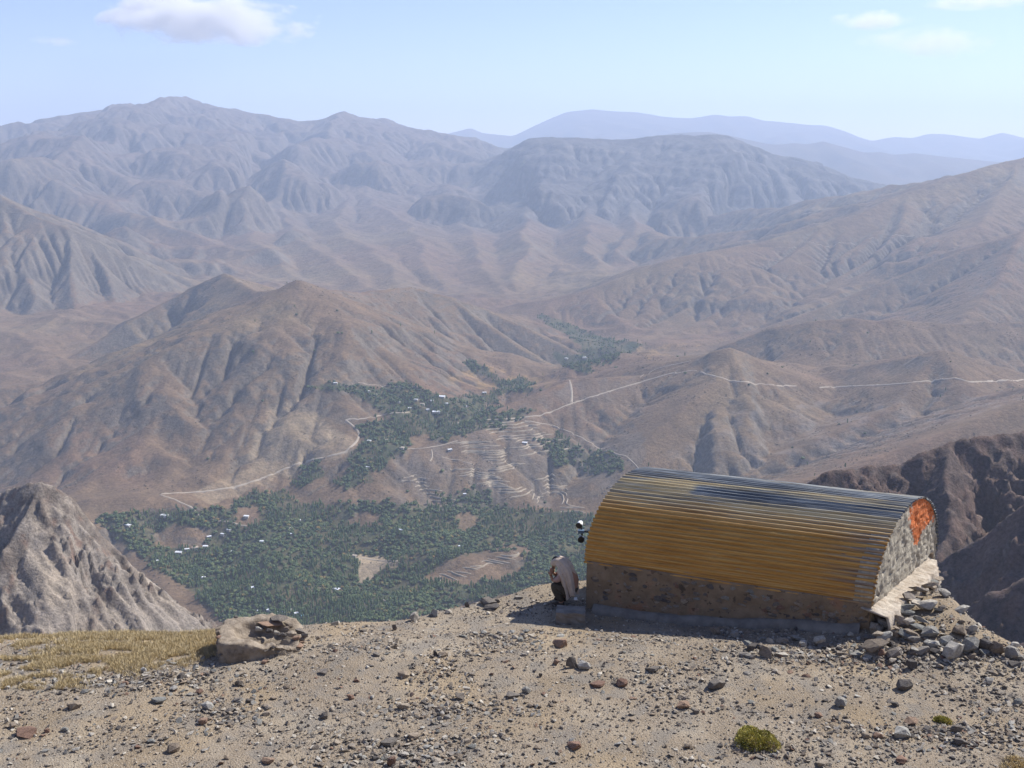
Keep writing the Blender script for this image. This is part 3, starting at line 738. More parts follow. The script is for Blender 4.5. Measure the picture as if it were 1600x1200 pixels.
for k, (x, y) in enumerate([(742,992),(756,990),(767,994),(781,990),(790,995),(800,989),(805,998),(816,993),(822,988),(829,994),(776,998),(812,1002)]):
    p, dep = gpt(x, y); s = rnd.uniform(11, 17)/(F/dep)
    tag(stone(p, (s, s*.7, s*.55), rnd.choice(['pale', 'tan', 'grey']), 300+k), "pale angular stone in the small heap at the left tip of the hut's shadow", 'stone', "stones heaped at the tip of the shadow")
# loose stones all over
taken = [(l[0], l[1]) for l in LOOSE]; cnt = 0
while cnt < 52:
    x, y = rnd.uniform(5, 1595), rnd.uniform(990, 1195)
    if min((a-x)**2+(2*(b-y))**2 for a, b in taken) < 26**2: continue
    p, dep = gpt(x, y)
    if under_hut(p[0], p[1]) or (x < 345 and y < 1045 and rnd.random() < .6): continue
    if 900 < x < 1370 and y < 1000: continue
    taken.append((x, y)); cnt += 1; s = rnd.uniform(8, 15)/(F/dep)
    tag(stone(p, (s*rnd.uniform(.9, 1.4), s*.75, s*rnd.uniform(.3, .65)), rnd.choice(['tan', 'tan', 'slate', 'red', 'grey', 'pale']), 1000+cnt),
        "small angular stone lying loose on the open gravel", 'stone', 'small stones strewn over the gravel')
# stones of the grey rubble patches
for gi, (cx, cy, rx, ry, k) in enumerate(RUBBLE[:4]):
    where = ["grey rubble band beside the dry grass", "small rubble patch on the left gravel", "rubble streak in the middle of the gravel", "large rubble patch at the bottom middle"][gi]
    for j in range([14, 6, 10, 18][gi]):
        x, y = rnd.gauss(cx, rx*.6), rnd.gauss(cy, ry*.6)
        if y > 1215: continue
        if gi == 0: y -= (x-cx)*.17
        p, dep = gpt(x, y); s = rnd.uniform(9, 17)/(F/dep)
        tag(stone(p, (s*1.1, s*.7, s*rnd.uniform(.35, .6)), rnd.choice(['grey', 'grey', 'pale', 'slate', 'tan']), 2000+gi*100+j), "broken angular stone in the "+where, 'stone', 'stones of the '+where)
# the rubble bank round the hut's right end
nrm = np.array([HU[1], -HU[0], 0])/1.55
for j in range(48):
    t = rnd.uniform(-.28, 1.12); out = .32+abs(rnd.gauss(0, .42)); b = HC + 2*HU*t + nrm*out
    s = rnd.uniform(.12, .34)*(1.1-.25*min(out, 2)); z = float(g_h(b[0], b[1]))
    if under_hut(b[0], b[1]): continue
    zz = z+(.16*math.exp(-(out-.35)*3.2) if t < .8 else 0)
    tag(stone((b[0], b[1], zz), (s*rnd.uniform(1, 1.5), s*.8, s*rnd.uniform(.22, .6)), rnd.choice(['grey', 'grey', 'tan', 'pale', 'slate', 'gravel']), 3000+j, tilt=.55), "angular stone in the rubble bank heaped round the hut's right end", 'stone', "rubble bank at the hut's right end")
for j in range(50):
    x = rnd.uniform(1150, 1600); y = 1000+(.02*abs(x-1330))+rnd.gauss(8, 10)+(max(0, x-1500)*.12)
    p, dep = gpt(x, y)
    if under_hut(p[0], p[1]): continue
    s = rnd.uniform(9, 22)/(F/dep)
    tag(stone(p, (s*1.15, s*.8, s*rnd.uniform(.4, .75)), rnd.choice(['grey', 'grey', 'pale', 'tan', 'slate']), 3200+j, tilt=.4), "angular stone in the rubble strip before the hut's right half", 'stone', "rubble strip before the hut's right half")
for j in range(14):
    x = rnd.uniform(480, 1600)
    if 890 < x < 1500: continue
    xs = np.array([e[0] for e in EDGE]); ys = np.array([e[1] for e in EDGE]); y = float(np.interp(x, xs, ys))+rnd.uniform(-3, 10)
    p, dep = gpt(x, y); s = rnd.uniform(8, 16)/(F/dep)
    if p[2] < -1: continue
    tag(stone(p, (s*1.1, s*.8, s*.6), rnd.choice(['grey', 'tan', 'slate', 'pale']), 3400+j), "small angular stone along the rim of the plateau", 'stone', 'small stones along the plateau rim')
# ------------------------------------------------------------------ the hut
hut = empty('shelter_hut', tuple(HB*[1, 1, 0]+[0, 0, -.5]))
tag(hut, 'low stone hut under a barrel roof of yellow corrugated iron on the summit edge', 'hut')
H0 = Vector(hut.location)
def to_local(v): return np.asarray(v)-np.array(H0)
LV = HC-HB; LEN = float(np.linalg.norm(LV)); Uh = HU/1.55; RW = 1.55; Zv = np.array([0, 0, 1.])
Nf = np.array([-LV[1], LV[0], 0]); Nf = -Nf/np.linalg.norm(Nf)          # outward from the front wall
Ng = np.array([Uh[1], -Uh[0], 0])                                       # outward from the right gable
def roof_pt(s, a, off=0.):
    s = np.asarray(s, float)[..., None]; a = np.asarray(a, float)[..., None]; off = np.asarray(off, float)
    if off.ndim: off = off[..., None]
    n = -Uh*np.cos(a)*HH + Zv*np.sin(a)*RW; n = n/np.linalg.norm(n, axis=-1, keepdims=True)
    return HB + LV*s + HU*(1-np.cos(a)) + Zv*HH*np.sin(a) + n*off
m = NT('corrugated_paint', .42, .5)
uv = m.n('ShaderNodeUVMap').outputs[0]; sx = m.n('ShaderNodeSeparateXYZ'); m.l(uv, sx.inputs[0]); us, va = sx.outputs[0], sx.outputs[1]
st = m.stretch((1.1, 42, 1), uv); st2 = m.stretch((5, 160, 1), uv); st3 = m.stretch((2.2, 9, 1), uv)
streak = m.noise(1, 5, st, .6); fine = m.noise(1, 4, st2, .6); blot = m.noise(1, 4, st3, .6)
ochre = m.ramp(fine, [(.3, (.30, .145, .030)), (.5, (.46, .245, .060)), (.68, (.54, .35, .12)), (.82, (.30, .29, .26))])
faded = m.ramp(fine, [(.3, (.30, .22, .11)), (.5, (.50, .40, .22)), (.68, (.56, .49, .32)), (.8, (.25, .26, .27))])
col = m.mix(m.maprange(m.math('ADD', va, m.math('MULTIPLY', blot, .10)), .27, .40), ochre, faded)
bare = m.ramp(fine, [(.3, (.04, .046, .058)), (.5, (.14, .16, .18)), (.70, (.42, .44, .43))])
def band(x, lo, hi, soft=.015): return m.math('MULTIPLY', m.maprange(x, lo-soft, lo+soft), m.maprange(x, hi+soft, hi-soft))
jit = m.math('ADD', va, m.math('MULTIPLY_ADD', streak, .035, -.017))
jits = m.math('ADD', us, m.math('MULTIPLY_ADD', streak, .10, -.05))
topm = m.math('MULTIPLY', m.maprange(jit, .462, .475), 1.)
patch = m.math('MULTIPLY', band(jit, .355, .425), m.maprange(jits, .27, .30))
endm = m.math('MULTIPLY', m.maprange(jits, .78, .98), m.math('MULTIPLY', m.maprange(m.noise(1, 3, m.stretch((3, 60, 1), uv)), .44, .54), .6))
spots = m.math('MULTIPLY', m.maprange(m.noise(1, 3, m.stretch((6, 70, 1), uv)), .665, .70), m.maprange(jits, .2, .5))
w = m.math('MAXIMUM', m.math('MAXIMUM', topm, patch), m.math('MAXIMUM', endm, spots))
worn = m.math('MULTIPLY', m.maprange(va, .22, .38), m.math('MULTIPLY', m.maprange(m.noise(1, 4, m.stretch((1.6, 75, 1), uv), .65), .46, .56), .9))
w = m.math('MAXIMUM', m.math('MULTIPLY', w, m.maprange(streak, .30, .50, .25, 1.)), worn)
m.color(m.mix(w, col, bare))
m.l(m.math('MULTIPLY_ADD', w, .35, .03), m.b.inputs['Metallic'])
m.l(m.ramp(blot, [(.3, .5), (.7, .7)]), m.b.inputs['Roughness'])
m.bump(m.noise(30, 3), .15, .004); m_roof = m.m
WAVES = 54
def sheet(s0, s1, a0, a1, lift, seed):
    na = int(round((a1-a0)/math.pi*WAVES*8))+1; ns = 26
    a = np.linspace(a0, a1, na); s = np.linspace(s0, s1, ns); A_, S_ = np.meshgrid(a, s)
    wave = np.cos(A_/math.pi*WAVES*2*math.pi)*.020
    sag = .012*perlin(S_*3.1, A_*1.6, 400)+.004*perlin(S_*14, A_*9, 401)
    dent = .006*perlin(S_*40, A_*3, 402)*sstep(.2, .5, np.abs(perlin(S_*5, A_*4, 403)))
    jag = .006*perlin(A_*40, S_*0, seed+4); S2 = S_ + np.where((S_ > s1-1e-6) & (s1 > 1), jag, 0)
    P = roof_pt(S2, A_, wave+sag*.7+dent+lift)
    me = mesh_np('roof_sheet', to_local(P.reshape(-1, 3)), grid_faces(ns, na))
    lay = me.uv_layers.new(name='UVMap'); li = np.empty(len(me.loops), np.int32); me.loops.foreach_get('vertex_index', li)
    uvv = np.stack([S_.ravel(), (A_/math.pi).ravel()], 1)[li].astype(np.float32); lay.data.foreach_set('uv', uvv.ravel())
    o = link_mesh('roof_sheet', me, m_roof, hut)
    md = o.modifiers.new('thickness', 'SOLIDIFY'); md.thickness = .0012; md.offset = -1; md.use_rim = False
cuts = [0, .235, .455, .70, .88, 1.0]
for r_ in range(5):
    a0 = cuts[r_]*math.pi; a1 = min(cuts[r_+1]*math.pi+.03, math.pi*1.0)
    for c_, (s0, s1) in enumerate([(-.012, .36), (.36, .705), (.705, 1.006)]):
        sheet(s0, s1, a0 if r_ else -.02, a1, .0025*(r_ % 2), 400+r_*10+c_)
def slab(name, P, back, mat, parent=hut, nz=1):
    """grid P (ny,nx,3) as the front skin, a flat back behind it and closed rims"""
    ny, nx = P.shape[:2]; B = P + back; v = np.concatenate([to_local(P.reshape(-1, 3)), to_local(B.reshape(-1, 3))])
    f = grid_faces(ny, nx); n0 = ny*nx; idx = np.arange(n0).reshape(ny, nx)
    rim = np.concatenate([idx[0, :], idx[1:, -1], idx[-1, -2::-1], idx[-2:0:-1, 0]]); r2 = np.roll(rim, -1)
    side = np.stack([r2, rim, rim+n0, r2+n0], 1)
    me = mesh_np(name, v, np.concatenate([f, f[:, ::-1]+n0, side])); return link_mesh(name, me, mat, parent)
# masonry materials
m = NT('mud_mortar', .95, .15)
c = m.ramp(m.noise(3.2, 6, rough=.65), [(.3, (.17, .125, .085)), (.55, (.25, .19, .13)), (.8, (.33, .26, .19))])
c = m.mix(m.maprange(m.noise(9, 3), .60, .66, 0, .8), c, (.07, .06, .05))
c = m.mix(m.maprange(m.noise(1.6, 3), .58, .7, 0, .55), c, (.28, .13, .075))
m.color(c); m.bump(m.noise(26, 5, rough=.7), .8, .02); m_mud = m.m
m = NT('rough_render', .95, .15)
obj_c = m.coord(); ver = m.stretch((1, 1, .28), obj_c)
c = m.ramp(m.noise(16, 6, ver, .7), [(.26, (.22, .19, .145)), (.38, (.37, .33, .265)), (.55, (.45, .41, .33)), (.8, (.55, .51, .42))])
c = m.mix(m.maprange(m.noise(5, 4, ver), .5, .66, 0, .6), c, (.24, .21, .17))
at_ = m.n('ShaderNodeAttribute', attribute_name='paint').outputs['Fac']
om = m.math('MULTIPLY', m.maprange(m.math('ADD', at_, m.math('MULTIPLY_ADD', m.noise(9, 4), .9, -.45)), .42, .58), m.maprange(m.noise(28, 4), .30, .40, .3, 1))
c = m.mix(om, c, m.ramp(m.noise(20, 3), [(.3, (.50, .115, .035)), (.7, (.66, .24, .10))]))
m.color(c); m.bump(m.noise(34, 5, ver, .7), .9, .03); m_gable = m.m
m = NT('concrete_skirt', .95, .15)
m.color(m.ramp(m.noise(5, 5), [(.3, (.15, .135, .12)), (.7, (.25, .23, .20))])); m.bump(m.noise(18, 5, rough=.7), .7, .02); m_skirt = m.m
# front wall under the eave
nx, nz = 190, 34
s_, h_ = np.meshgrid(np.linspace(-.002, 1.0, nx), np.linspace(0, 1, nz))
top = HB + LV*s_[..., None] + Nf*.006
zb = g_h(top[..., 0], top[..., 1]) - .25; P = top.copy(); P[..., 2] = zb + (top[..., 2]+.03-zb)*h_
P += Nf*(.022*fbm(s_*14, h_*2.6, 4, 411, True)+.01*fbm(s_*60, h_*9, 3, 412))[..., None]
slab('front_wall', P, -Nf*.26, m_mud)
rear = HB + 2*HU + LV*s_[..., None]*.995 - HU*.03; P = rear.copy(); zb = np.minimum(g_h(rear[..., 0], rear[..., 1]), -.1) - .5; P[..., 2] = zb + (rear[..., 2]+.02-zb)*h_
slab('rear_wall', P[:, ::-1], Nf*.26, m_mud)
# stones set in the front wall
for j in range(160):
    s = rnd.uniform(.02, .985); q = HB+LV*s+Nf*.006; gz_ = float(g_h(q[0], q[1]))
    h = rnd.uniform(.2, .9); q = q*[1, 1, 0]+[0, 0, gz_+(q[2]-gz_)*h]
    if q[2] > HB[2]+LV[2]*s-.07: continue
    L_ = rnd.uniform(.09, .26); o = bpy.data.objects.new('stone', stone_shape(rnd.choice(['slate', 'slate', 'red', 'tan', 'grey', 'tan']), rnd.randrange(14))); C.objects.link(o); o.parent = hut
    o.scale = (L_, .12, L_*rnd.uniform(.35, .7)); o.rotation_euler = (0, rnd.uniform(-.15, .15), math.atan2(LV[1], LV[0]))
    o.location = tuple(to_local(q - Nf*.022))
# skirt of concrete along the foot
nx = 150; s_, k_ = np.meshgrid(np.linspace(.03, .97, nx), np.linspace(0, 1, 9))
q = HB + LV*s_[..., None]; wv = .10+.05*perlin(s_*9, s_*0, 421)+.02*perlin(s_*40, s_*0, 422)
prof_o = np.interp(k_, [0, .35, .8, 1], [1.6, 1.15, .45, -.2]); prof_h = np.interp(k_, [0, .35, .8, 1], [-.6, .55, 1., 1.02])
P = q + Nf*(wv*prof_o*1.4)[..., None]; gz_ = g_h(P[..., 0], P[..., 1])
P[..., 2] = np.where(k_ < .01, gz_-.08, gz_ + (.13+.05*perlin(s_*6, s_*0, 423))*prof_h) + .012*fbm(s_*50, k_*3, 3, 424)
slab('skirt', P, -Nf*.05-Zv*.1, m_skirt)
# gables
for end, nm in ((1, 'gable_wall'), (0, 'gable_wall')):
    nx, nz = 120, 110
    t_, h_ = np.meshgrid(np.linspace(.05, math.pi-.05, nx), np.linspace(0, 1, nz))
    u = 1-(1. if end else .955)*np.cos(t_); base = (HC if end else HB)
    topz = base[2] + (HH-(.014 if end else .07))*np.sin(t_) + .018*perlin(t_*9, t_*0, 431)
    xy = base + LV/LEN*(0 if end else .03) + HU*u[..., None]; zb = (.12 if end else -.9) + 0*u
    P = xy.copy(); P[..., 2] = zb + (topz-zb)*h_
    N = Ng if end else -Ng
    dz = P[..., 2]
    disp = .030*fbm(u*7, dz*3, 4, 441, True)+.022*fbm(u*26, dz*6, 4, 442)+.012*perlin(u*60, dz*11, 443)
    hole = fbm(u*9, dz*8, 2, 447); disp = disp - .07*sstep(.42, .55, hole)
    P += (LV/LEN*(1 if end else -1))*(disp - (.02 if end else .08))[..., None]
    o = slab(nm, P if end else P[:, ::-1], LV/LEN*(-.28 if end else .28), m_gable)
    if end:
        at = o.data.attributes.new('paint', 'FLOAT', 'POINT'); n0 = nx*nz
        d = np.sqrt(((u-1.50)/.52)**2 + ((dz-(HC[2]+1.12))/.44)**2); d2 = np.sqrt(((u-1.28)/.16)**2 + ((dz-(HC[2]+.72))/.32)**2)
        pv_ = np.clip(1.45-np.minimum(d, d2+.15)*.9, 0, 1).ravel(); a_ = np.zeros(len(o.data.vertices), np.float32); a_[:n0] = pv_; at.data.foreach_set('value', a_)
# footing ledge under the right gable
nx, nk = 130, 14
t_, k_ = np.meshgrid(np.linspace(-.03, .90, nx), np.linspace(0, 1, nk))
wid = (.36-.28*sstep(.72, .95, t_))+.10*perlin(t_*7, t_*0, 451)+.03*perlin(t_*24, t_*0, 452)
q = HC + 2*HU*t_[..., None] + Ng*(-.12)
P = q + Ng*((wid+.12)*np.interp(k_, [0, .22, .35, 1], [1., 1.05, .96, 0.]))[..., None]
ztop = .40+.03*t_ + .05*fbm(t_*6, k_*2, 3, 453)+.02*fbm(t_*30, k_*6, 3, 454)+ .07*(k_-.35)
P[..., 2] = np.where(k_ < .34, np.interp(k_, [0, .22, .35], [-.1, .16, .36])+.04*perlin(t_*20, k_*5, 456), ztop)
m = NT('crumbled_mortar', .97, .1)
m.color(m.ramp(m.noise(7, 6, rough=.65), [(.3, (.30, .24, .18)), (.5, (.47, .41, .335)), (.75, (.57, .52, .44))])); m.bump(m.noise(22, 5, rough=.75), .9, .03); m_led = m.m
slab('footing', P, -Zv*.02-Ng*.03, m_led)
for j in range(46):                                                       # stones bedded in the footing's broken rim
    t = rnd.uniform(-.03, .93); wd = .36-.28*float(sstep(.72, .95, t)); q = HC+2*HU*t+Ng*(wd+rnd.uniform(-.07, .06)); q[2] = rnd.uniform(.06, .34)
    L_ = rnd.uniform(.12, .34)
    o = bpy.data.objects.new('stone', stone_shape(rnd.choice(['grey', 'slate', 'tan', 'pale', 'tan']), rnd.randrange(14))); C.objects.link(o); o.parent = hut
    o.scale = (L_, .18, L_*rnd.uniform(.2, .42)); o.rotation_euler = (rnd.uniform(-.1, .1), rnd.uniform(-.2, .2), math.atan2(HU[1], HU[0])+rnd.uniform(-.3, .3)); o.location = tuple(to_local(q))
# twin lamps on the far gable
m = NT('black_plastic', .35, .5); m.color((.012, .012, .014)); m_blk = m.m
m = NT('white_enamel', .35, .5); m.color((.75, .76, .78)); m_wht = m.m
m = NT('blue_grey_metal', .5, .5); m.color((.10, .16, .24)); m_blu = m.m
yL = 17.78; cA = at_y(905, 821, yL); cB = at_y(908, 843, yL); cM = at_y(907, 832, yL)
lamp = empty('twin_lamp', tuple(cM + np.array([.2, .1, -.1]))); tag(lamp, 'pair of round black-faced lamps bracketed to the hut beside its far gable', 'lamp')
def loc(p): return Vector(p)-Vector(lamp.location)
toward = Vector((-.35, -.9, -.25)).normalized()
for k, (c_, tail) in enumerate(((cA, m_wht), (cB, m_blk))):
    c0 = loc(c_); d = (toward if k == 0 else Vector((-.1, -.98, -.1)).normalized())
    bm = bmesh.new(); tube(bm, [c0-d*.13, c0-d*.10, c0-d*.03, c0+d*.0], [.025, .045, .056, .060], 20)
    hd = bm_obj('lamp_head', bm, tail, lamp, True)
    bm = bmesh.new(); tube(bm, [c0+d*.0, c0+d*.018], [.063, .063], 20); tube(bm, [c0+d*.018, c0+d*.02], [.056, .02], 20); bm_obj('rim', bm, m_blk, hd, False)
bm = bmesh.new(); box(bm, loc(cM)+Vector((.015, .05, .0)), (.12, .07, .06)); bm_obj('junction_box', bm, m_blu, lamp)
ga = HB + HU*.30; ga[2] = cM[2]
bm = bmesh.new(); tube(bm, [loc(cA)-toward*.1, loc(cM)+Vector((.03, .08, 0)), loc(cB)-toward*.08], .014, 8); tube(bm, [loc(cM)+Vector((.03, .08, 0)), loc(ga)+Vector((.05, 0, 0))], .018, 8); bm_obj('bracket', bm, m_blk, lamp)
# block and stick at the hut's near left corner
p, dep = gpt(892, 972); s = 48/(F/dep)
bm = bmesh.new(); box(bm, (0, 0, .11), (s, .34, .27), -.1, .93); bmesh.ops.subdivide_edges(bm, edges=bm.edges[:], cuts=5, use_grid_fill=True)
for v in bm.verts: v.co += Vector((rnd.uniform(-1, 1), rnd.uniform(-1, 1), rnd.uniform(-1, 1)))*.012
o = bm_obj('stone_block', bm, m_skirt, None, False, tuple(p)); tag(o, "large squared stone block in shadow at the hut's left corner", 'stone block')
p, dep = gpt(862, 973); bm = bmesh.new(); tube(bm, [(0, 0, .02), (.13, .02, .09), (.26, .0, .17)], [.010, .011, .009], 7)
o = bm_obj('stick', bm, SM['pale'], None, True, tuple(p)); tag(o, 'short pale stick leaning on the squared stone block', 'stick')

# ------------------------------------------------------------------ broken masonry ring
rp, dep = gpt(408, 1012)
ring = empty('masonry_ring', tuple(rp)); tag(ring, 'low broken masonry ring with hollow top and slabs stacked on its rim', 'masonry ring')
nt_ = 220
prof = [(1.02, -.14), (1.02, .0), (1.03, .08), (1.03, .16), (1.02, .24), (1.01, .32), (1.0, .39), (.985, .445), (.95, .468), (.90, .474), (.84, .47), (.78, .468), (.72, .462), (.66, .44), (.62, .40), (.59, .34), (.56, .27), (.5, .21), (.4, .18), (.2, .17), (.01, .165)]
v = []
for k, (r_, z_) in enumerate(prof):
    th = np.arange(nt_)*2*math.pi/nt_; c_, s_ = np.cos(th), np.sin(th)
    rr = 1/((np.abs(c_)**4.5+np.abs(s_)**4.5)**(1/4.5)); rr = rr if k < 13 else 1+(rr-1)*.3
    n1 = perlin(c_*1.7+5, s_*1.7+z_*2, 461); n2 = perlin(c_*5+z_*6, s_*5+5+z_*3, 462); n3 = fbm(c_*14+r_*9, s_*14+z_*22, 3, 463, True)
    x = .66*rr*r_*c_*(1+.06*n1+.05*n2+.03*n3); y = .50*rr*r_*s_*(1+.06*n1+.05*n2+.03*n3)
    low = np.clip(c_*.95-s_*.35+.05, 0, 1)*(.62+.3*n2)                     # the right side has crumbled low
    z = (z_ if k < 2 else z_*(1-low)) + (.02*n2+.018*n3)*(k > 2)
    v += list(zip(x*.96-y*.28, y*.96+x*.28, z*.74))
n_ = len(prof); f = [(k*nt_+i, k*nt_+(i+1) % nt_, (k+1)*nt_+(i+1) % nt_, (k+1)*nt_+i) for k in range(n_-1) for i in range(nt_)]
m = NT('ring_masonry', .95, .12)
m.color(m.ramp(m.noise(6, 6, rough=.65), [(.3, (.15, .12, .09)), (.5, (.27, .225, .175)), (.8, (.40, .345, .275))])); m.bump(m.noise(22, 6, rough=.7), .9, .03)
link_mesh('wall', mesh_np('wall', v, f), m.m, ring)
def rstone(px, py, w, h, tone, zoff, seed, y_add=0.):
    yy = rp[1]+y_add; q = at_y(px, py, yy); s = w/92.
    o = bpy.data.objects.new('stone', stone_shape(tone, seed % 14)); C.objects.link(o); o.parent = ring
    o.scale = (s, s*.6, s*h); o.rotation_euler = (rnd.uniform(-.1, .1), rnd.uniform(-.12, .12), rnd.uniform(-.3, .3)); o.location = Vector(q)-Vector(ring.location)+Vector((0, 0, zoff-.05))
for a in [(425,969,44,.24,'red',0,1,.32), (437,962,34,.28,'slate',0,2,.36), (412,974,24,.4,'slate',0,3,.3), (450,972,20,.5,'tan',0,4,.3), (404,978,16,.5,'pale',0,5,.2), (420,981,14,.5,'slate',0,6,.12),
          (470,981,20,.55,'slate',0,7,.1), (455,986,18,.5,'tan',0,8,-.02), (440,988,16,.5,'slate',0,9,-.06), (432,984,12,.6,'pale',0,10,.02), (463,992,18,.4,'red',0,11,-.1), (476,988,14,.7,'slate',0,12,.0), (448,978,14,.5,'tan',0,13,.12)]: rstone(*a)

# ------------------------------------------------------------------ dry grass, shrubs
def tuft_mesh(name, n, h, w, seed, mat, spread=.5):
    r = random.Random(seed); v = []; f = []
    for i in range(n):
        a = r.uniform(0, 6.283); q = r.uniform(0, .05); x, y = q*math.cos(a), q*math.sin(a); hh = h*r.uniform(.5, 1.1); l = spread*r.uniform(.2, 1)*hh
        b = r.uniform(0, 6.283); dx, dy = math.cos(b)*w, math.sin(b)*w; k = len(v)
        v += [(x-dx, y-dy, 0), (x+dx, y+dy, 0), (x+math.cos(a)*l*.45+dx*.6, y+math.sin(a)*l*.45+dy*.6, hh*.6), (x+math.cos(a)*l*.45-dx*.6, y+math.sin(a)*l*.45-dy*.6, hh*.6), (x+math.cos(a)*l, y+math.sin(a)*l, hh)]
        f += [(k, k+1, k+2, k+3), (k+3, k+2, k+4)]
    me = bpy.data.meshes.new(name); me.from_pydata(v, [], f); me.materials.append(mat); return me
m = NT('straw', .8, .2); m.color(m.ramp(m.rand(), [(.1, (.42, .33, .18)), (.5, (.58, .47, .27)), (.9, (.48, .41, .28))])); m_straw = m.m
TM = [tuft_mesh('grass_tuft', 16, .13, .004, 470+k, m_straw) for k in range(5)]
n = 60000; px = rng.uniform(-30, 360, n); py = rng.uniform(978, 1110, n); dd = [ray(a, b) for a, b in zip(px, py)]; dd = np.array(dd); t = (CZ+.35)/-dd[:, 2]
gx, gy = dd[:, 0]*t, dd[:, 1]*t; gz = g_h(gx, gy); q1, q2 = to_px(gx, gy, gz)
nn = fbm(gx/.7, gy/.35, 4, 475); q1 = q1+rng.normal(0, 22, n); q2 = q2+rng.normal(0, 7, n)+14*fbm(gx/1.2, gy/1.2, 2, 476)
core = in_poly(q1, q2, [(120,978),(352,978),(350,1000),(290,1028),(200,1044),(110,1065),(60,1075),(90,1020)]); lft = in_poly(q1, q2, [(-40,978),(130,978),(130,1040),(60,1090),(-40,1095)])
ok = ((core & (nn > -.26+.3*sstep(1000, 1055, q2))) | (lft & (nn > .12))) & (rng.random(n) < .34) & (gz > -1.1)
gx, gy, gz = gx[ok], gy[ok], gz[ok]; n = len(gx); sc = rng.uniform(.4, .95, n)
o = scatter('dry_grass', np.stack([gx, gy, gz-.005], 1), np.stack([rng.uniform(-.2, .2, n), rng.uniform(-.2, .2, n), rng.uniform(0, 6.28, n)], 1), np.stack([sc, sc, sc*.75], 1), TM)
tag(o, 'short straw-yellow dry grass on the left rim of the summit')
m = NT('shrub_leaf', .8, .2); m.color(m.ramp(m.noise(11, 3), [(.35, (.22, .21, .05)), (.5, (.40, .36, .10)), (.7, (.56, .48, .17))])); m_leaf = m.m
m = NT('dead_twig', .9, .2); m.color((.16, .12, .08)); m_twig = m.m
def shrub(px, py, w_px, hh, lab, seed, nleaf, mat=None):
    r = random.Random(seed); p, dep = gpt(px, py); R_ = w_px/(F/dep)/2; root = empty('shrub', tuple(p)); tag(root, lab, 'shrub')
    v = []; f = []; lumps = [(r.uniform(-.6, .6)*R_, r.uniform(-.5, .5)*R_, r.uniform(.35, .6)*R_) for _ in range(9)]
    for i in range(nleaf):
        lx, ly, lr = r.choice(lumps); a = r.uniform(0, 6.283); z = r.uniform(-.1, 1); q = math.sqrt(max(0, 1-z*z))*r.uniform(.75, 1.05)
        n_ = Vector((math.cos(a)*q, math.sin(a)*q, z)); c_ = Vector((lx, ly, 0))+Vector((n_.x*lr, n_.y*lr, n_.z*lr*hh*1.6*r.uniform(.8, 1.1)))
        d = (n_+Vector((r.uniform(-.7, .7), r.uniform(-.7, .7), r.uniform(-.2, .8)))).normalized(); s = d.orthogonal().normalized(); s.rotate(Matrix.Rotation(r.uniform(0, 6.28), 3, d)); L_ = r.uniform(.012, .028); k = len(v)
        v += [c_-s*L_*.35, c_+d*L_*.5+s*L_*.35, c_+d*L_*1.3, c_+d*L_*.5-s*L_*.35]; f.append((k, k+1, k+2, k+3))
    me = bpy.data.meshes.new('foliage'); me.from_pydata([tuple(x) for x in v], [], f); link_mesh('foliage', me, mat or m_leaf, root)
    bm = bmesh.new()
    for i in range(40):
        a = r.uniform(0, 6.283); q = R_*r.uniform(.4, 1); tube(bm, [(0, 0, 0), (math.cos(a)*q*.5, math.sin(a)*q*.5, R_*hh*.5), (math.cos(a)*q, math.sin(a)*q, R_*hh*r.uniform(.2, .9))], [.006, .004, .002], 4)
    bm_obj('twigs', bm, m_twig, root)
shrub(1186, 1158, 74, .55, 'yellow-green cushion shrub alone on the gravel, lower right', 481, 7000)
shrub(1472, 1127, 28, .35, 'tiny yellowish cushion plant on the right gravel', 482, 1500)
shrub(1585, 1194, 50, .22, 'flat straw-coloured cushion plant cut by the bottom right border', 483, 1500, m_straw)

for k, (x, y, w, h, tn) in enumerate([(1372,972,56,.8,'slate'),(1384,978,60,.7,'grey'),(1366,986,44,.7,'tan'),(1372,985,44,.6,'grey'),(1398,992,50,.5,'tan'),(1355,1000,30,.6,'slate'),(1425,1000,44,.5,'grey'),(1452,992,56,.5,'grey'),(1478,1004,48,.5,'grey'),(1500,990,50,.6,'tan'),(1390,1008,26,.6,'slate')]):
    p, dep = gpt(x, y); s = .62*w/(F/dep)
    tag(stone(p, (s, s*.75, s*h), tn, 3600+k, tilt=.3), "large slab propped against the footing at the hut's right end", 'stone', "large slabs against the hut's footing")
# small stones bedded in the ring's wall
for j in range(40):
    th = rnd.uniform(0, 6.283); c_, s_ = math.cos(th), math.sin(th); rr = 1/((abs(c_)**4.5+abs(s_)**4.5)**(1/4.5))
    x, y = .655*rr*c_, .495*rr*s_; low = max(0, min(1, c_*.95-s_*.35+.05))*.6
    o = bpy.data.objects.new('stone', stone_shape(rnd.choice(['red', 'slate', 'tan', 'slate']), rnd.randrange(14))); C.objects.link(o); o.parent = ring
    L_ = rnd.uniform(.06, .17); o.scale = (L_, .10, L_*rnd.uniform(.4, .7)); o.location = (x*.96-y*.28, y*.96+x*.28, rnd.uniform(.03, .42*(1-low))); o.rotation_euler = (rnd.uniform(-.2, .2), rnd.uniform(-.2, .2), th+math.pi/2+.28)
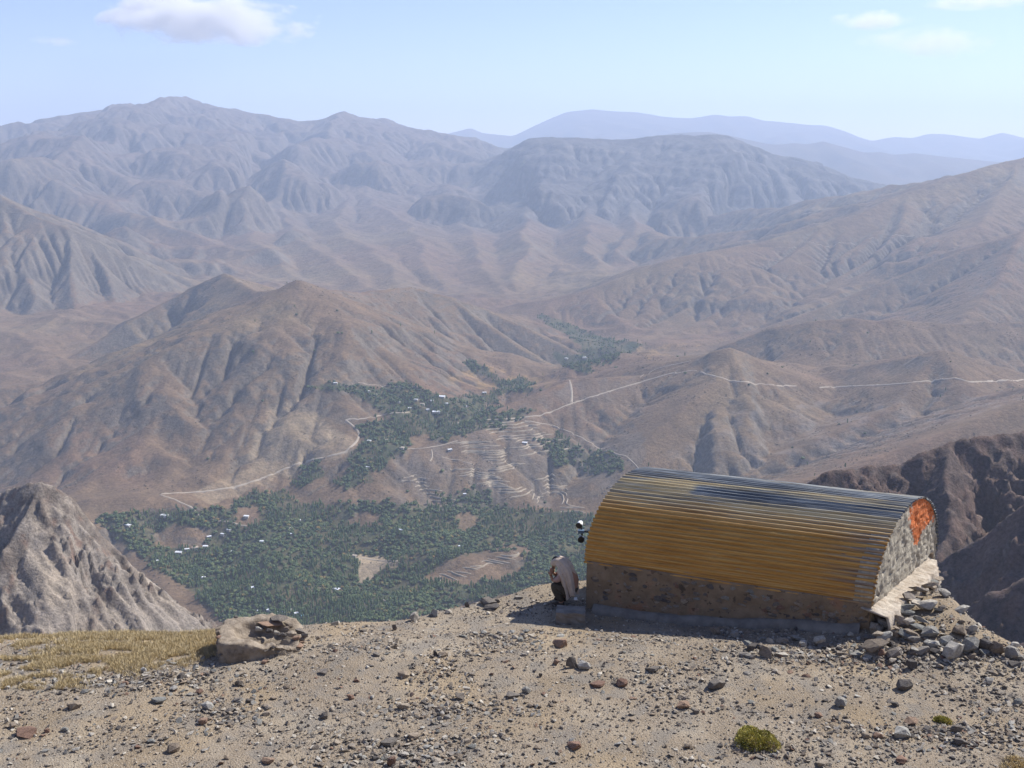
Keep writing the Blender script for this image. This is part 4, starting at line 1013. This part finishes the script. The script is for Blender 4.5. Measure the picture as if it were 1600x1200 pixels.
# ------------------------------------------------------------------ the crouching person
pp, pdep = gpt(879, 943)
person = empty('person', (float(pp[0]), float(pp[1]), float(pp[2])), math.radians(-12)); tag(person, 'person crouching beside the hut in dark trousers, beige cloth over head and back', 'person')
def skin(name, verts, edges, rad, mat, parent, root=0, lv=2):
    me = bpy.data.meshes.new(name); me.from_pydata(verts, edges, []); o = link_mesh(name, me, mat, parent)
    me.skin_vertices or bpy.context.view_layer.update()
    if not me.skin_vertices:
        bm = bmesh.new(); bm.from_mesh(me); bm.verts.layers.skin.verify(); bm.to_mesh(me); bm.free()
    for i, r_ in enumerate(rad):
        sv = me.skin_vertices[0].data[i]; sv.radius = r_ if hasattr(r_, '__len__') else (r_, r_); sv.use_root = (i == root)
    md = o.modifiers.new('skin', 'SKIN'); md.use_smooth_shade = True
    md = o.modifiers.new('sub', 'SUBSURF'); md.levels = md.render_levels = lv
    return o
def pmat(name, c1, c2, sc=20, rough=.85):
    m = NT(name, rough, .2); m.color(m.ramp(m.noise(sc, 4), [(.3, c1), (.7, c2)])); m.bump(m.noise(sc*3, 4), .3, .004); return m.m
m_skin = pmat('skin', (.30, .17, .115), (.36, .21, .145)); m_trou = pmat('dark_trousers', (.065, .056, .042), (.10, .086, .065)); m_cloth = pmat('beige_cloth', (.42, .34, .27), (.53, .44, .36), 12)
m_shoe = pmat('shoe', (.04, .03, .025), (.07, .055, .045)); m_pink = pmat('pinkish_sleeve', (.33, .22, .19), (.40, .28, .24))
# body facing -x: pelvis, spine, neck, head; arms; legs
V = [(.17,0,.26), (.20,0,.42), (.15,0,.60), (.05,0,.73), (-.03,0,.78), (-.08,0,.82), (-.14,0,.84),
     (.03,-.16,.72), (-.06,-.20,.55), (-.17,-.15,.52), (-.21,-.12,.60),
     (.03,.16,.72), (-.06,.20,.55), (-.17,.15,.50), (-.21,.11,.57),
     (.13,-.09,.27), (-.16,-.14,.44), (.02,-.12,.09), (-.10,-.13,.035),
     (.13,.09,.27), (-.16,.14,.44), (.02,.12,.09), (-.10,.13,.035)]
E_ = [(0,1),(1,2),(2,3),(3,4),(4,5),(5,6),(3,7),(7,8),(8,9),(9,10),(3,11),(11,12),(12,13),(13,14),(0,15),(15,16),(16,17),(17,18),(0,19),(19,20),(20,21),(21,22)]
Rr = [(.13,.15),(.12,.14),(.12,.15),(.10,.13),.055,.075,.085, .05,.042,.033,.028, .05,.042,.033,.028, .085,.062,.042,.035, .085,.062,.042,.035]
skin('body', V, E_, Rr, m_skin, person)
# head details: nose, ears, hair
bm = bmesh.new(); tube(bm, [(-.215,0,.80), (-.235,0,.785), (-.225,0,.775)], [.008,.013,.009], 8); bm_obj('nose', bm, m_skin, person, True)
bm = bmesh.new(); bmesh.ops.create_uvsphere(bm, u_segments=18, v_segments=12, radius=.095)
for v in bm.verts: v.co = Vector((v.co.x*1.08-.115, v.co.y*.92, v.co.z*.95+.85))
bm_obj('hair', bm, pmat('dark_hair', (.02, .016, .013), (.04, .032, .027)), person, True)
for sgn in (-1, 1):                                                       # hands: palm and five fingers each, holding the head
    root = Vector((-.21, -.12 if sgn < 0 else .11, .60 if sgn < 0 else .57))
    dirv = Vector((.03, -.25*sgn*-1*.5, 1)).normalized(); side = Vector((1, 0, 0))
    bm = bmesh.new(); palm = root+dirv*.045
    tube(bm, [root, palm, root+dirv*.085], [.026, .034, .03], 10)
    for k, L_ in enumerate((.060, .070, .074, .066, .05)):
        b = root+dirv*.075+side*(k-2)*.015
        if k == 0: b = root+dirv*.03-side*.03; tube(bm, [b, b+dirv*.03-side*.02, b+dirv*.055-side*.022], [.011, .010, .008], 8)
        else: tube(bm, [b, b+dirv*L_*.5+Vector((0, -.006*sgn, 0)), b+dirv*L_*.85+Vector((0, .016*-sgn, 0)), b+dirv*L_+Vector((0, -.03*sgn, 0))], [.0095, .009, .008, .006], 8)
    bm_obj('hand', bm, m_skin, person, True)
# trousers over hips and legs
V = [(.18,0,.25), (.14,-.10,.27), (-.02,-.13,.37), (-.17,-.145,.45), (-.08,-.135,.27), (.015,-.12,.10), (.14,.10,.27), (-.02,.13,.37), (-.17,.145,.45), (-.08,.135,.27), (.015,.12,.10), (.21,0,.38)]
E_ = [(0,1),(1,2),(2,3),(3,4),(4,5),(0,6),(6,7),(7,8),(8,9),(9,10),(0,11)]
skin('trousers', V, E_, [(.15,.17), .125, .105, .088, .082, .062, .125, .105, .088, .082, .062, (.14,.16)], m_trou, person)
for sgn in (-1, 1):
    bm = bmesh.new(); tube(bm, [(.05,.12*sgn,.045), (.0,.12*sgn,.05), (-.08,.13*sgn,.045), (-.16,.13*sgn,.03), (-.185,.13*sgn,.025)], [.035,.05,.045,.035,.015], 12)
    for v in bm.verts: v.co.z = max(v.co.z, .004)
    bm_obj('shoe', bm, m_shoe, person, True)
# sleeves
skin('sleeve', [(.04,-.15,.72), (-.06,-.205,.56), (-.15,-.165,.53)], [(0,1),(1,2)], [.078,.062,.048], m_pink, person)
skin('sleeve', [(.04,.15,.72), (-.06,.205,.56), (-.15,.165,.51)], [(0,1),(1,2)], [.078,.062,.048], m_pink, person)
# the cloth: rings along head, back and down to the hem, open in front
path = [(-.235,.800,.085,.07), (-.215,.87,.105,.085), (-.15,.93,.125,.10), (-.05,.945,.150,.12), (.05,.905,.195,.15), (.14,.82,.225,.165), (.20,.70,.235,.165), (.235,.57,.235,.155), (.255,.44,.225,.14), (.27,.33,.215,.125), (.285,.24,.22,.12)]
pts = np.array(path); tt = np.linspace(0, 10, 61); cx, cz, ry, rd = [np.interp(tt, range(11), pts[:, k]) for k in range(4)]
def smooth(a):
    for _ in range(6): a = np.concatenate([[a[0]], (a[:-2]+2*a[1:-1]+a[2:])/4, [a[-1]]])
    return a
cx, cz, ry, rd = map(smooth, (cx, cz, ry, rd)); dx, dz = np.gradient(cx), np.gradient(cz); ln = np.hypot(dx, dz); nx_, nz_ = -dz/ln, dx/ln   # normal pointing outward (up/back)
na = 90; ph = np.linspace(-2.25, 2.25, na); v = []
for i in range(61):
    k = i/60.; fold = .028*k*np.sin(ph*7+2.2*k+.9*np.sin(ph*3))+.015*k*np.sin(ph*15+1+3*k)+.006*np.sin(ph*5-6*k)
    lateral = np.sin(ph)*(ry[i]+fold); depth = np.cos(ph)*(rd[i]+fold)-rd[i]
    depth = np.where(np.abs(ph) > 1.6, depth+.0, depth)
    hem = (-.05*np.sin(ph*2.2+.5)*(k > .97))
    for a in range(na): v.append((cx[i]+(-nx_[i])*-1*depth[a]*1.0, lateral[a], cz[i]+nz_[i]*depth[a]+hem[a]))
cl = link_mesh('shawl', mesh_np('shawl', v, grid_faces(61, na)), m_cloth, person); md = cl.modifiers.new('t', 'SOLIDIFY'); md.thickness = .006
bm = bmesh.new(); box(bm, (.27, -.16, .20), (.07, .03, .045), .2, .8); bm_obj('white_cloth_tip', bm, m_wht, person)
# ------------------------------------------------------------------ the valley: woods, roads, terraces, villages
def crown_mesh(name, seed, kind, mat):
    r = random.Random(seed); bm = bmesh.new()
    if kind == 'poplar':
        rings = [(0, .25), (.10, .9), (.35, 1.25), (.6, 1.1), (.82, .7), (1, .05)]; hh = 1.; w = .105
        bmesh.ops.create_icosphere(bm, subdivisions=2, radius=1)
        for v in bm.verts:
            k = .75+.45*r.random(); t = (v.co.z+1)/2; v.co = Vector((v.co.x*w*k, v.co.y*w*k, .08+t*.92*(.96+.08*r.random())))
        nl = 26
    else:
        bmesh.ops.create_icosphere(bm, subdivisions=2, radius=1); w = .52; nl = 46
        ox, oy = r.uniform(0, 9), r.uniform(0, 9)
        for v in bm.verts:
            k = .62+.5*abs(math.sin(v.co.x*3.1+ox)*math.cos(v.co.y*3.3+oy+v.co.z*2))+.2*r.random(); v.co = Vector((v.co.x*w*k, v.co.y*w*k, .5+v.co.z*.42*k))
    for i in range(nl):                                                     # loose leaf clumps breaking the outline
        a = r.uniform(0, 6.283); z = r.uniform(-.8, 1); q = math.sqrt(1-z*z)
        c_ = Vector((q*math.cos(a)*w*1.0, q*math.sin(a)*w*1.0, .5+z*(.44 if kind != 'poplar' else .46))); s = .05 if kind == 'poplar' else .13
        vs = [bm.verts.new(c_+Vector((r.uniform(-s, s), r.uniform(-s, s), r.uniform(-s, s)))) for _ in range(3)]; bm.faces.new(vs)
    tube(bm, [(0, 0, -.05), (0, 0, .2)], [.02 if kind == 'poplar' else .035]*2, 4)
    me = bpy.data.meshes.new(name); bm.to_mesh(me); bm.free(); me.materials.append(mat); return me
def leaf_mat(name, a, b, c_):
    m = NT(name, .8, .2); m.color(m.ramp(m.rand(), [(.1, a), (.55, b), (.92, c_)])); return m.m
mb = leaf_mat('orchard_leaf', (.05, .078, .034), (.075, .112, .042), (.115, .14, .052)); mp = leaf_mat('poplar_leaf', (.07, .115, .045), (.10, .15, .055), (.15, .185, .07)); my = leaf_mat('turning_leaf', (.14, .12, .035), (.20, .13, .04), (.10, .11, .035))
TREES = [crown_mesh('tree', 600+k, 'round', mb) for k in range(4)]+[crown_mesh('tree', 610+k, 'poplar', mp) for k in range(3)]+[crown_mesh('tree', 620, 'round', my)]
def field_at(x, y): return bilinear(FIELD, MX0, MY0, cell_m, x, y)
n = 190000; tx = rng.uniform(-1300, 1500, n); ty = 1780+(5300-1780)*rng.random(n)**1.35
fa = field_at(tx, ty); nn = fbm(tx/75, ty/75, 4, 631); n2 = fbm(tx/28, ty/28, 2, 632); n3 = fbm(tx/150, ty/150, 2, 633)
dens = np.clip(.62+.9*nn+.3*n2 - .45*sstep(3500, 4200, ty), .03, 1)
ok = (fa > .4) & (rng.random(n) < dens)
edge_ = (fa > .02) & (fa <= .4) & (rng.random(n) < .3); ok |= edge_
sp = (fa <= .02) & (ty < 3600) & (tx > -900) & (ty > 1900) & (rng.random(n) < .005*(nn > .1)); ok |= sp
tx, ty, n3, n2 = tx[ok], ty[ok], n3[ok], n2[ok]; n = len(tx); tz = ground_h(tx, ty)
pop = (rng.random(n) < np.clip(.25+1.5*(n3+.1), .06, .85)); yel = ~pop & (rng.random(n) < .05)
ids = np.where(pop, rng.integers(4, 7, n), np.where(yel, 7, rng.integers(0, 4, n)))
hgt = np.where(pop, rng.uniform(8, 15, n), rng.uniform(4.5, 9, n)); wd = np.where(pop, hgt*rng.uniform(.9, 1.5, n), hgt*rng.uniform(.9, 1.35, n))
order = np.argsort(ty-hgt*12); big = order[:0]
ppx, ppy = to_px(tx, ty, tz); vis = (ppx > 165) & (ppx < 900) & (ppy < 968-np.clip((ppx-500)*.15, 0, 60)) & (ppy > 790) & (ppx > 200+(ppy-860)*1.2)
show = np.where(vis & (fa[ok] > .4) & (rng.random(n) < .08), hgt*wd/ty**2, 0)
big = np.argsort(-show)[:260]; big = big[show[big] > 0]
rest = np.ones(n, bool); rest[big] = False
print('trees', n, 'singles', len(big))
o = scatter('woodland', np.stack([tx, ty, tz-.3], 1)[rest], np.stack([0*tx, 0*tx, rng.uniform(0, 6.28, n)], 1)[rest], np.stack([wd, wd, hgt], 1)[rest], TREES, idxs=ids[rest])
tag(o, 'dense green wood of orchards and poplars filling the valley floor')
for i in big:
    kind = 'poplar_tree' if 4 <= ids[i] < 7 else 'orchard_tree'
    o = bpy.data.objects.new(kind, TREES[ids[i]]); C.objects.link(o); o.location = (tx[i], ty[i], tz[i]-.3); o.scale = (wd[i], wd[i], hgt[i]); o.rotation_euler.z = rnd.uniform(0, 6.28)
    if kind == 'poplar_tree': tag(o, 'slender green poplar rising out of the wood on the valley floor', 'tree', 'poplars in the valley wood')
    elif ids[i] == 7: tag(o, 'round tree turning yellow among the green orchards of the valley', 'tree', 'yellowing trees in the valley wood')
    else: tag(o, 'round dark green orchard tree in the wood on the valley floor', 'tree', 'orchard trees in the valley wood')
# low scrub dotted over the slopes
n = 26000; bx_ = rng.uniform(-2000, 2200, n); by_ = rng.uniform(1780, 4300, n); nn = fbm(bx_/180, by_/180, 4, 641)
ok = (field_at(bx_, by_) < .1) & (rng.random(n) < sstep(-.1, .5, nn)) & (np.abs(bx_) < by_*.56); bx_, by_ = bx_[ok], by_[ok]; n = len(bx_); s = rng.uniform(1.4, 3.4, n)
m = NT('scrub_leaf', .9, .1); m.color(m.ramp(m.rand(), [(.2, (.07, .068, .045)), (.8, (.12, .10, .07))])); SB = [crown_mesh('scrub', 650+k, 'round', m.m) for k in range(2)]
o = scatter('scrub', np.stack([bx_, by_, ground_h(bx_, by_)-.2], 1), np.zeros((n, 3)), np.stack([s*1.4, s*1.4, s*.8], 1), SB); tag(o, 'low dark scrub dotted over the dry slopes')

# roads
m = NT('dirt_road', .95, .1); m.color(m.ramp(m.noise(.05, 4), [(.3, (.30, .25, .19)), (.7, (.40, .34, .27))])); m_road = m.m
def track(name, pxs, w, lift=.9):
    pts = []
    for a, b in zip(pxs, pxs[1:]):
        k = max(2, int(math.hypot(b[0]-a[0], b[1]-a[1])/3))
        for t in range(k): pts.append((a[0]+(b[0]-a[0])*t/k, a[1]+(b[1]-a[1])*t/k))
    pts.append(pxs[-1]); W_ = [hit(*p) for p in pts]; W_ = np.array([q for q in W_ if q is not None])
    if len(W_) < 4: return
    w *= .92
    y = W_[:, 1].copy(); med = np.array([np.median(y[max(0, i-5):i+6]) for i in range(len(y))]); W_ = W_[np.abs(y-med) < 45]
    xy = W_[:, :2]
    for _ in range(5): xy = np.concatenate([[xy[0]], (xy[:-2]+2*xy[1:-1]+xy[2:])/4, [xy[-1]]])
    q = [xy[0]]
    for p in xy[1:]:
        if np.hypot(*(p-q[-1])) > 4: q.append(p)
    xy = np.array(q); t = np.gradient(xy, axis=0); t /= np.hypot(t[:, 0], t[:, 1])[:, None]+1e-6; nr = np.stack([-t[:, 1], t[:, 0]], 1)
    v = []; offs = np.linspace(-1, 1, 5)
    for i, p in enumerate(xy):
        ww = w*(1+.35*float(perlin(np.float32(i*.23), np.float32(w), 661)))
        c_ = [p+nr[i]*o_*ww for o_ in offs]; zz = [float(ground_h(*q_)) for q_ in c_]; zt = max(np.mean(zz), zz[2])
        for o_, q_, z_ in zip(offs, c_, zz): v.append((q_[0], q_[1], (max(z_, .5*zt+.5*z_)+lift) if abs(o_) < .9 else z_-1.))
    f = grid_faces(len(xy), 5)
    tag(link_mesh(name, mesh_np(name, v, f), m_road), kind='structure')
track('dirt_road', [(316,812),(300,795),(275,783),(250,773)], 3.2)
track('dirt_road', [(252,773),(275,771),(330,768),(370,762),(420,745),(460,728),(500,718),(540,708),(556,693),(563,681),(556,669),(540,657)], 4.2)
track('dirt_road', [(540,657),(560,656),(578,654),(592,649),(640,645)], 3.)
track('dirt_road', [(893,633),(894,612),(889,592)], 5.)
track('dirt_road', [(715,662),(760,657),(800,655),(845,650),(870,641),(893,631),(940,616),(1000,598),(1040,586),(1085,579),(1110,587),(1150,597),(1200,602),(1245,604)], 3.4)
track('dirt_road', [(1280,606),(1330,604),(1400,601),(1450,596),(1500,592),(1512,598),(1599,594)], 3.8)
track('dirt_road', [(820,658),(860,665),(900,680),(935,700),(980,715),(1000,735)], 2.6)
track('dirt_track', [(632,702),(660,702),(690,697),(715,690)], 2.2); track('dirt_track', [(672,722),(678,712),(674,704)], 2.6); track('dirt_track', [(690,716),(715,720),(740,727)], 1.8)
track('dirt_track', [(330,813),(360,817),(375,822),(386,823)], 3.); track('dirt_track', [(556,872),(600,877),(622,879)], 2.8)
track('dirt_track', [(1000,590),(1030,575),(1080,565)], 1.8); track('dirt_track', [(560,600),(600,604),(655,606)], 1.6)

m = NT('field_bank', .95, .1); m.color(m.ramp(m.noise(.08, 4), [(.3, (.27, .225, .165)), (.7, (.37, .315, .24))])); m_bank = m.m
# terraces: low banks that follow the contour
tr = empty('terraced_field', tuple(hit(790, 725))); tag(tr, 'stepped terraces with pale banks on the slope above the wood', 'terraced field')
def contour(x, y, L_, sgn):
    P_ = [(x, y)]; s = 5.
    for _ in range(int(L_/s)):
        gx_ = float(ground_h(x+6, y)-ground_h(x-6, y)); gy_ = float(ground_h(x, y+6)-ground_h(x, y-6)); g_ = math.hypot(gx_, gy_)+1e-6
        x += -gy_/g_*s*sgn; y += gx_/g_*s*sgn; P_.append((x, y))
    return P_
def bank(parent, x, y, L_):
    P_ = contour(x, y, L_*.5, -1)[::-1]+contour(x, y, L_*.5, 1)[1:]; xy = np.array(P_); 
    for _ in range(3): xy = np.concatenate([[xy[0]], (xy[:-2]+2*xy[1:-1]+xy[2:])/4, [xy[-1]]])
    t = np.gradient(xy, axis=0); t /= np.hypot(t[:, 0], t[:, 1])[:, None]+1e-6; nr = np.stack([-t[:, 1], t[:, 0]], 1); v = []
    for i, p in enumerate(xy):
        e_ = min(1, min(i, len(xy)-1-i)/3); zc_ = float(ground_h(*p))
        for o_, h_ in ((-2.4, -.8), (-.8, 1.9), (.8, 1.9), (2.4, -.8)):
            q_ = p+nr[i]*o_; v.append((q_[0]-parent.location.x, q_[1]-parent.location.y, (min(zc_+h_*e_, zc_+2) if h_ > 0 else float(ground_h(*q_))-1.)-parent.location.z))
    link_mesh('bank', mesh_np('bank', v, grid_faces(len(xy), 4)), m_bank, parent)
for a, b, k, L0 in [((790,660),(850,705),10,190), ((735,690),(800,735),13,120), ((735,735),(800,770),11,100), ((765,755),(840,780),8,90), ((640,745),(700,790),9,80), ((850,745),(900,800),9,90)]:
    for i in range(k):
        q = hit(a[0]+(b[0]-a[0])*i/(k-1)+rnd.uniform(-5, 5), a[1]+(b[1]-a[1])*i/(k-1))
        if q is not None: bank(tr, q[0], q[1], L0*rnd.uniform(.6, 1.2))
q0 = hit(760, 885)
if q0 is not None:
    t2 = empty('terraced_field', tuple(q0)); tag(t2, 'brown terraced plot enclosed by the wood near the plateau rim', 'terraced field')
    for i in range(12):
        q = hit(690+i*11, 905-i*3.4+rnd.uniform(-2, 2))
        if q is not None: bank(t2, q[0], q[1], rnd.uniform(30, 70))

# houses
m = NT('whitewash', .9, .2); m.color(m.ramp(m.noise(.6, 3), [(.3, (.34, .30, .25)), (.7, (.50, .46, .40))])); m_wall2 = m.m
m = NT('sheet_roof', .45, .5); m.color((.68, .70, .73)); m_r1 = m.m
m = NT('mud_roof', .9, .2); m.color((.40, .34, .27)); m_r2 = m.m
m = NT('blue_roof', .5, .4); m.color((.20, .42, .50)); m_r3 = m.m
m = NT('window_dark', .3, .5); m.color((.03, .03, .035)); m_win = m.m
def house(px, py, w, lab, roof=None, group=None):
    q = hit(px, py)
    if q is None: return
    r = random.Random(int(px*7+py)); s = max(6.5, w*q[1]/F*.95); d = s*r.uniform(.55, .8); h = r.uniform(3.2, 4.6)
    root = empty('village_house', (float(q[0]), float(q[1]), float(q[2])), r.uniform(-.5, .5)); tag(root, lab, 'house', group)
    bm = bmesh.new(); box(bm, (0, 0, h/2-1), (s*.94, d*.94, h+2)); bm_obj('wall', bm, m_wall2, root)
    bm = bmesh.new(); pk = r.choice([.25, .9]) ; a = [bm.verts.new(p) for p in [(-s/2,-d/2,h),(s/2,-d/2,h),(s/2,d/2,h),(-s/2,d/2,h),(-s/2,0,h+pk),(s/2,0,h+pk),(-s/2,-d/2,h+.2),(s/2,-d/2,h+.2),(s/2,d/2,h+.2),(-s/2,d/2,h+.2)]]
    for f_ in [(0,3,2,1),(0,1,7,6),(2,3,9,8),(6,7,5,4),(8,9,4,5),(0,6,4,9,3),(1,2,8,5,7)]: bm.faces.new([a[k] for k in f_])
    bm_obj('roof', bm, roof or r.choice([m_r1, m_r1, m_r1, m_r2]), root)
    for x in (-.27, .27): bm = bmesh.new(); box(bm, (x*s, -d*.47, h*.5), (1.4, .12, 1.3)); bm_obj('window', bm, m_win, root)
HS = [(200,822,11,'white-roofed house farthest left in the wood, near the crag'),(257,807,12,'long white roof in the upper left wood, right of the farthest left house'),(385,810,9,'house with bright roof at the end of the short track'),
 (358,832,8,'small pale house just left of the track end'),(348,838,7,'small pale house below the track end'),(327,843,8,'pale house above the row of roofs'),(280,866,13,'leftmost roof of the village row'),(292,862,9,'second roof from the left in the village row'),
 (305,859,11,'third roof from the left in the village row'),(321,856,9,'right end roof of the village row'),(246,878,8,'lone pale roof below the village row'),(410,849,9,'pale roof right of the village row, deep in the wood'),
 (467,815,7,'little pale roof in the upper middle of the wood'),(455,828,6,'upper of two tiny roofs in the upper wood'),(457,838,7,'lower of two tiny roofs in the upper wood'),(362,864,7,'whitish roof in the wood right of the village row'),
 (318,905,7,'small roof low in the left wood'),(309,897,6,'tiny roof just above the small left roof'),(398,920,12,'oblong pale roof in the lower wood'),(483,903,8,'pale roof left of the eroded bare cliff'),(526,923,12,'brightest white house below the eroded bare cliff'),
 (554,870,8,'roof at the left end of the clearing track'),(626,831,8,'pale roof in the right part of the wood'),(719,856,7,'pale roof on the wood border under the terraces'),(600,941,8,'small roof low in the wood near the plateau rim'),(691,923,7,'tiny roof low on the right near the plateau rim'),
 (605,690,6,'roof on the upper valley floor beside the bend'),(577,691,7,'roof left of its neighbour by the valley bend'),(575,731,7,'white roof at the lower end of the upper valley'),(628,703,9,'house by the little track above the slope'),(703,706,8,'white house above the terraces'),
 (682,648,14,'largest white building in the upper village'),(690,621,12,'long white roof at the top of the upper village'),(660,634,7,'small roof in the middle of the upper village'),(650,626,7,'roof at the upper left of the middle village'),(668,642,6,'tiny roof left of the largest building'),
 (697,633,7,'roof below the long white one in the upper village'),(675,628,6,'tiny roof between the upper village roofs'),(622,630,7,'pale roof at the left side of the upper village'),(640,640,6,'pale roof low in the upper village'),(524,601,7,'lone house on the narrow green strip, upper left'),
 (575,614,8,'house on the bare spur left of the upper village'),(587,618,6,'small house below the one on the bare spur'),(727,636,6,'roof at the right end of the upper village'),(757,616,7,'pale house on the golden slope'),(885,562,6,'far white house at the valley bend'),(913,561,7,'far white house above the road'),
 (820,694,9,'white roof within the terraces'),(726,775,6,'tiny white hut at the foot of the terraces')]
for a in HS: house(a[0], a[1], a[2], a[3], m_r1 if any(w in a[3] for w in ('white', 'bright', 'pale')) else None)
for k, (x, y) in enumerate([(405,958),(420,955),(432,958),(443,961),(452,957),(463,962),(474,966),(438,967),(457,971),(415,964)]):
    house(x, y, rnd.uniform(6, 9), 'pale roof in the tight cluster of houses just behind the masonry ring', m_r3 if k == 6 else m_r1, 'houses clustered behind the masonry ring')

# clouds
def cloud(px, py, D, rx, ry, rz, dens, lab, thr=.5, sc=1/420., seed=0.):
    c_ = at_y(px, py, D); bm = bmesh.new(); bmesh.ops.create_icosphere(bm, subdivisions=4, radius=1)
    for v in bm.verts:
        n_ = 1+.14*math.sin(v.co.x*5+seed)*math.cos(v.co.y*4+seed); v.co = Vector((v.co.x*rx*n_, v.co.y*ry*n_, v.co.z*rz*n_))
    m = bpy.data.materials.new('cloud_vapour'); m.use_nodes = True; t = m.node_tree; t.nodes.clear(); L = t.links.new
    tc = t.nodes.new('ShaderNodeTexCoord'); no = t.nodes.new('ShaderNodeTexNoise'); no.noise_dimensions = '3D'; no.inputs['Scale'].default_value = sc; no.inputs['Detail'].default_value = 5; no.inputs['Roughness'].default_value = .6
    mp_ = t.nodes.new('ShaderNodeMapping'); mp_.inputs['Location'].default_value = (seed*713, seed*311, seed*97); mp_.inputs['Scale'].default_value = (1, 1, 1.7); L(tc.outputs['Object'], mp_.inputs[0]); L(mp_.outputs[0], no.inputs['Vector'])
    m2 = t.nodes.new('ShaderNodeMapping'); m2.inputs['Scale'].default_value = (1/rx, 1/ry, 1/rz); L(tc.outputs['Object'], m2.inputs[0]); ln_ = t.nodes.new('ShaderNodeVectorMath'); ln_.operation = 'LENGTH'; L(m2.outputs[0], ln_.inputs[0])
    a = t.nodes.new('ShaderNodeMath'); a.operation = 'MULTIPLY_ADD'; L(ln_.outputs['Value'], a.inputs[0]); a.inputs[1].default_value = -.32; L(no.outputs['Fac'], a.inputs[2])
    mr = t.nodes.new('ShaderNodeMapRange'); L(a.outputs[0], mr.inputs[0]); mr.inputs[1].default_value = thr-.22; mr.inputs[2].default_value = thr; mr.inputs[3].default_value = 0; mr.inputs[4].default_value = dens
    pv = t.nodes.new('ShaderNodeVolumePrincipled'); pv.inputs['Color'].default_value = (.99, .985, .98, 1); L(mr.outputs[0], pv.inputs['Density']); pv.inputs['Anisotropy'].default_value = .2
    mo = t.nodes.new('ShaderNodeOutputMaterial'); L(pv.outputs[0], mo.inputs['Volume']); m.cycles.volume_step_rate = .5
    o = bm_obj('cloud', bm, m, None, True, tuple(c_)); tag(o, lab, 'cloud'); return o
cloud(330, 34, 15000, 1650, 1100, 330, .006, 'white broken fair-weather cloud at the upper left of the sky', .455, 1/520., 2.)
cloud(262, 8, 15600, 900, 800, 260, .0045, 'small white cloud above the left end of the broken cloud', .42, 1/480., 5.)
cloud(1362, 32, 16000, 620, 500, 150, .0028, 'small faint cloud puff in the upper right sky', .42, 1/330., 3.)
cloud(1450, 66, 17000, 1150, 700, 260, .0013, 'broad thin veil of cloud under the faint puff', .42, 1/450., 4.)
cloud(1530, 2, 15000, 900, 600, 110, .002, 'thin cloud streak at the top right border', .42, 1/400., 6.)
cloud(88, 63, 18000, 420, 400, 100, .0014, 'tiny faint cloud wisp at the left', .42, 1/300., 7.)
# ------------------------------------------------------------------ the hazy air
bm = bmesh.new(); box(bm, (500, 14000, 160), (37000, 31000, 2340))
hz = bm_obj('haze', bm); tag(hz, 'pale blue haze filling the air over the valleys', kind='stuff')
hm = bpy.data.materials.new('haze'); hm.use_nodes = True; t = hm.node_tree; t.nodes.clear()
pv = t.nodes.new('ShaderNodeVolumePrincipled'); mo = t.nodes.new('ShaderNodeOutputMaterial')
pv.inputs['Color'].default_value = (*HAZE_COLOR, 1); pv.inputs['Density'].default_value = HAZE_DENSITY
pv.inputs['Anisotropy'].default_value = 0.15
t.links.new(pv.outputs[0], mo.inputs['Volume']); hz.data.materials.append(hm)
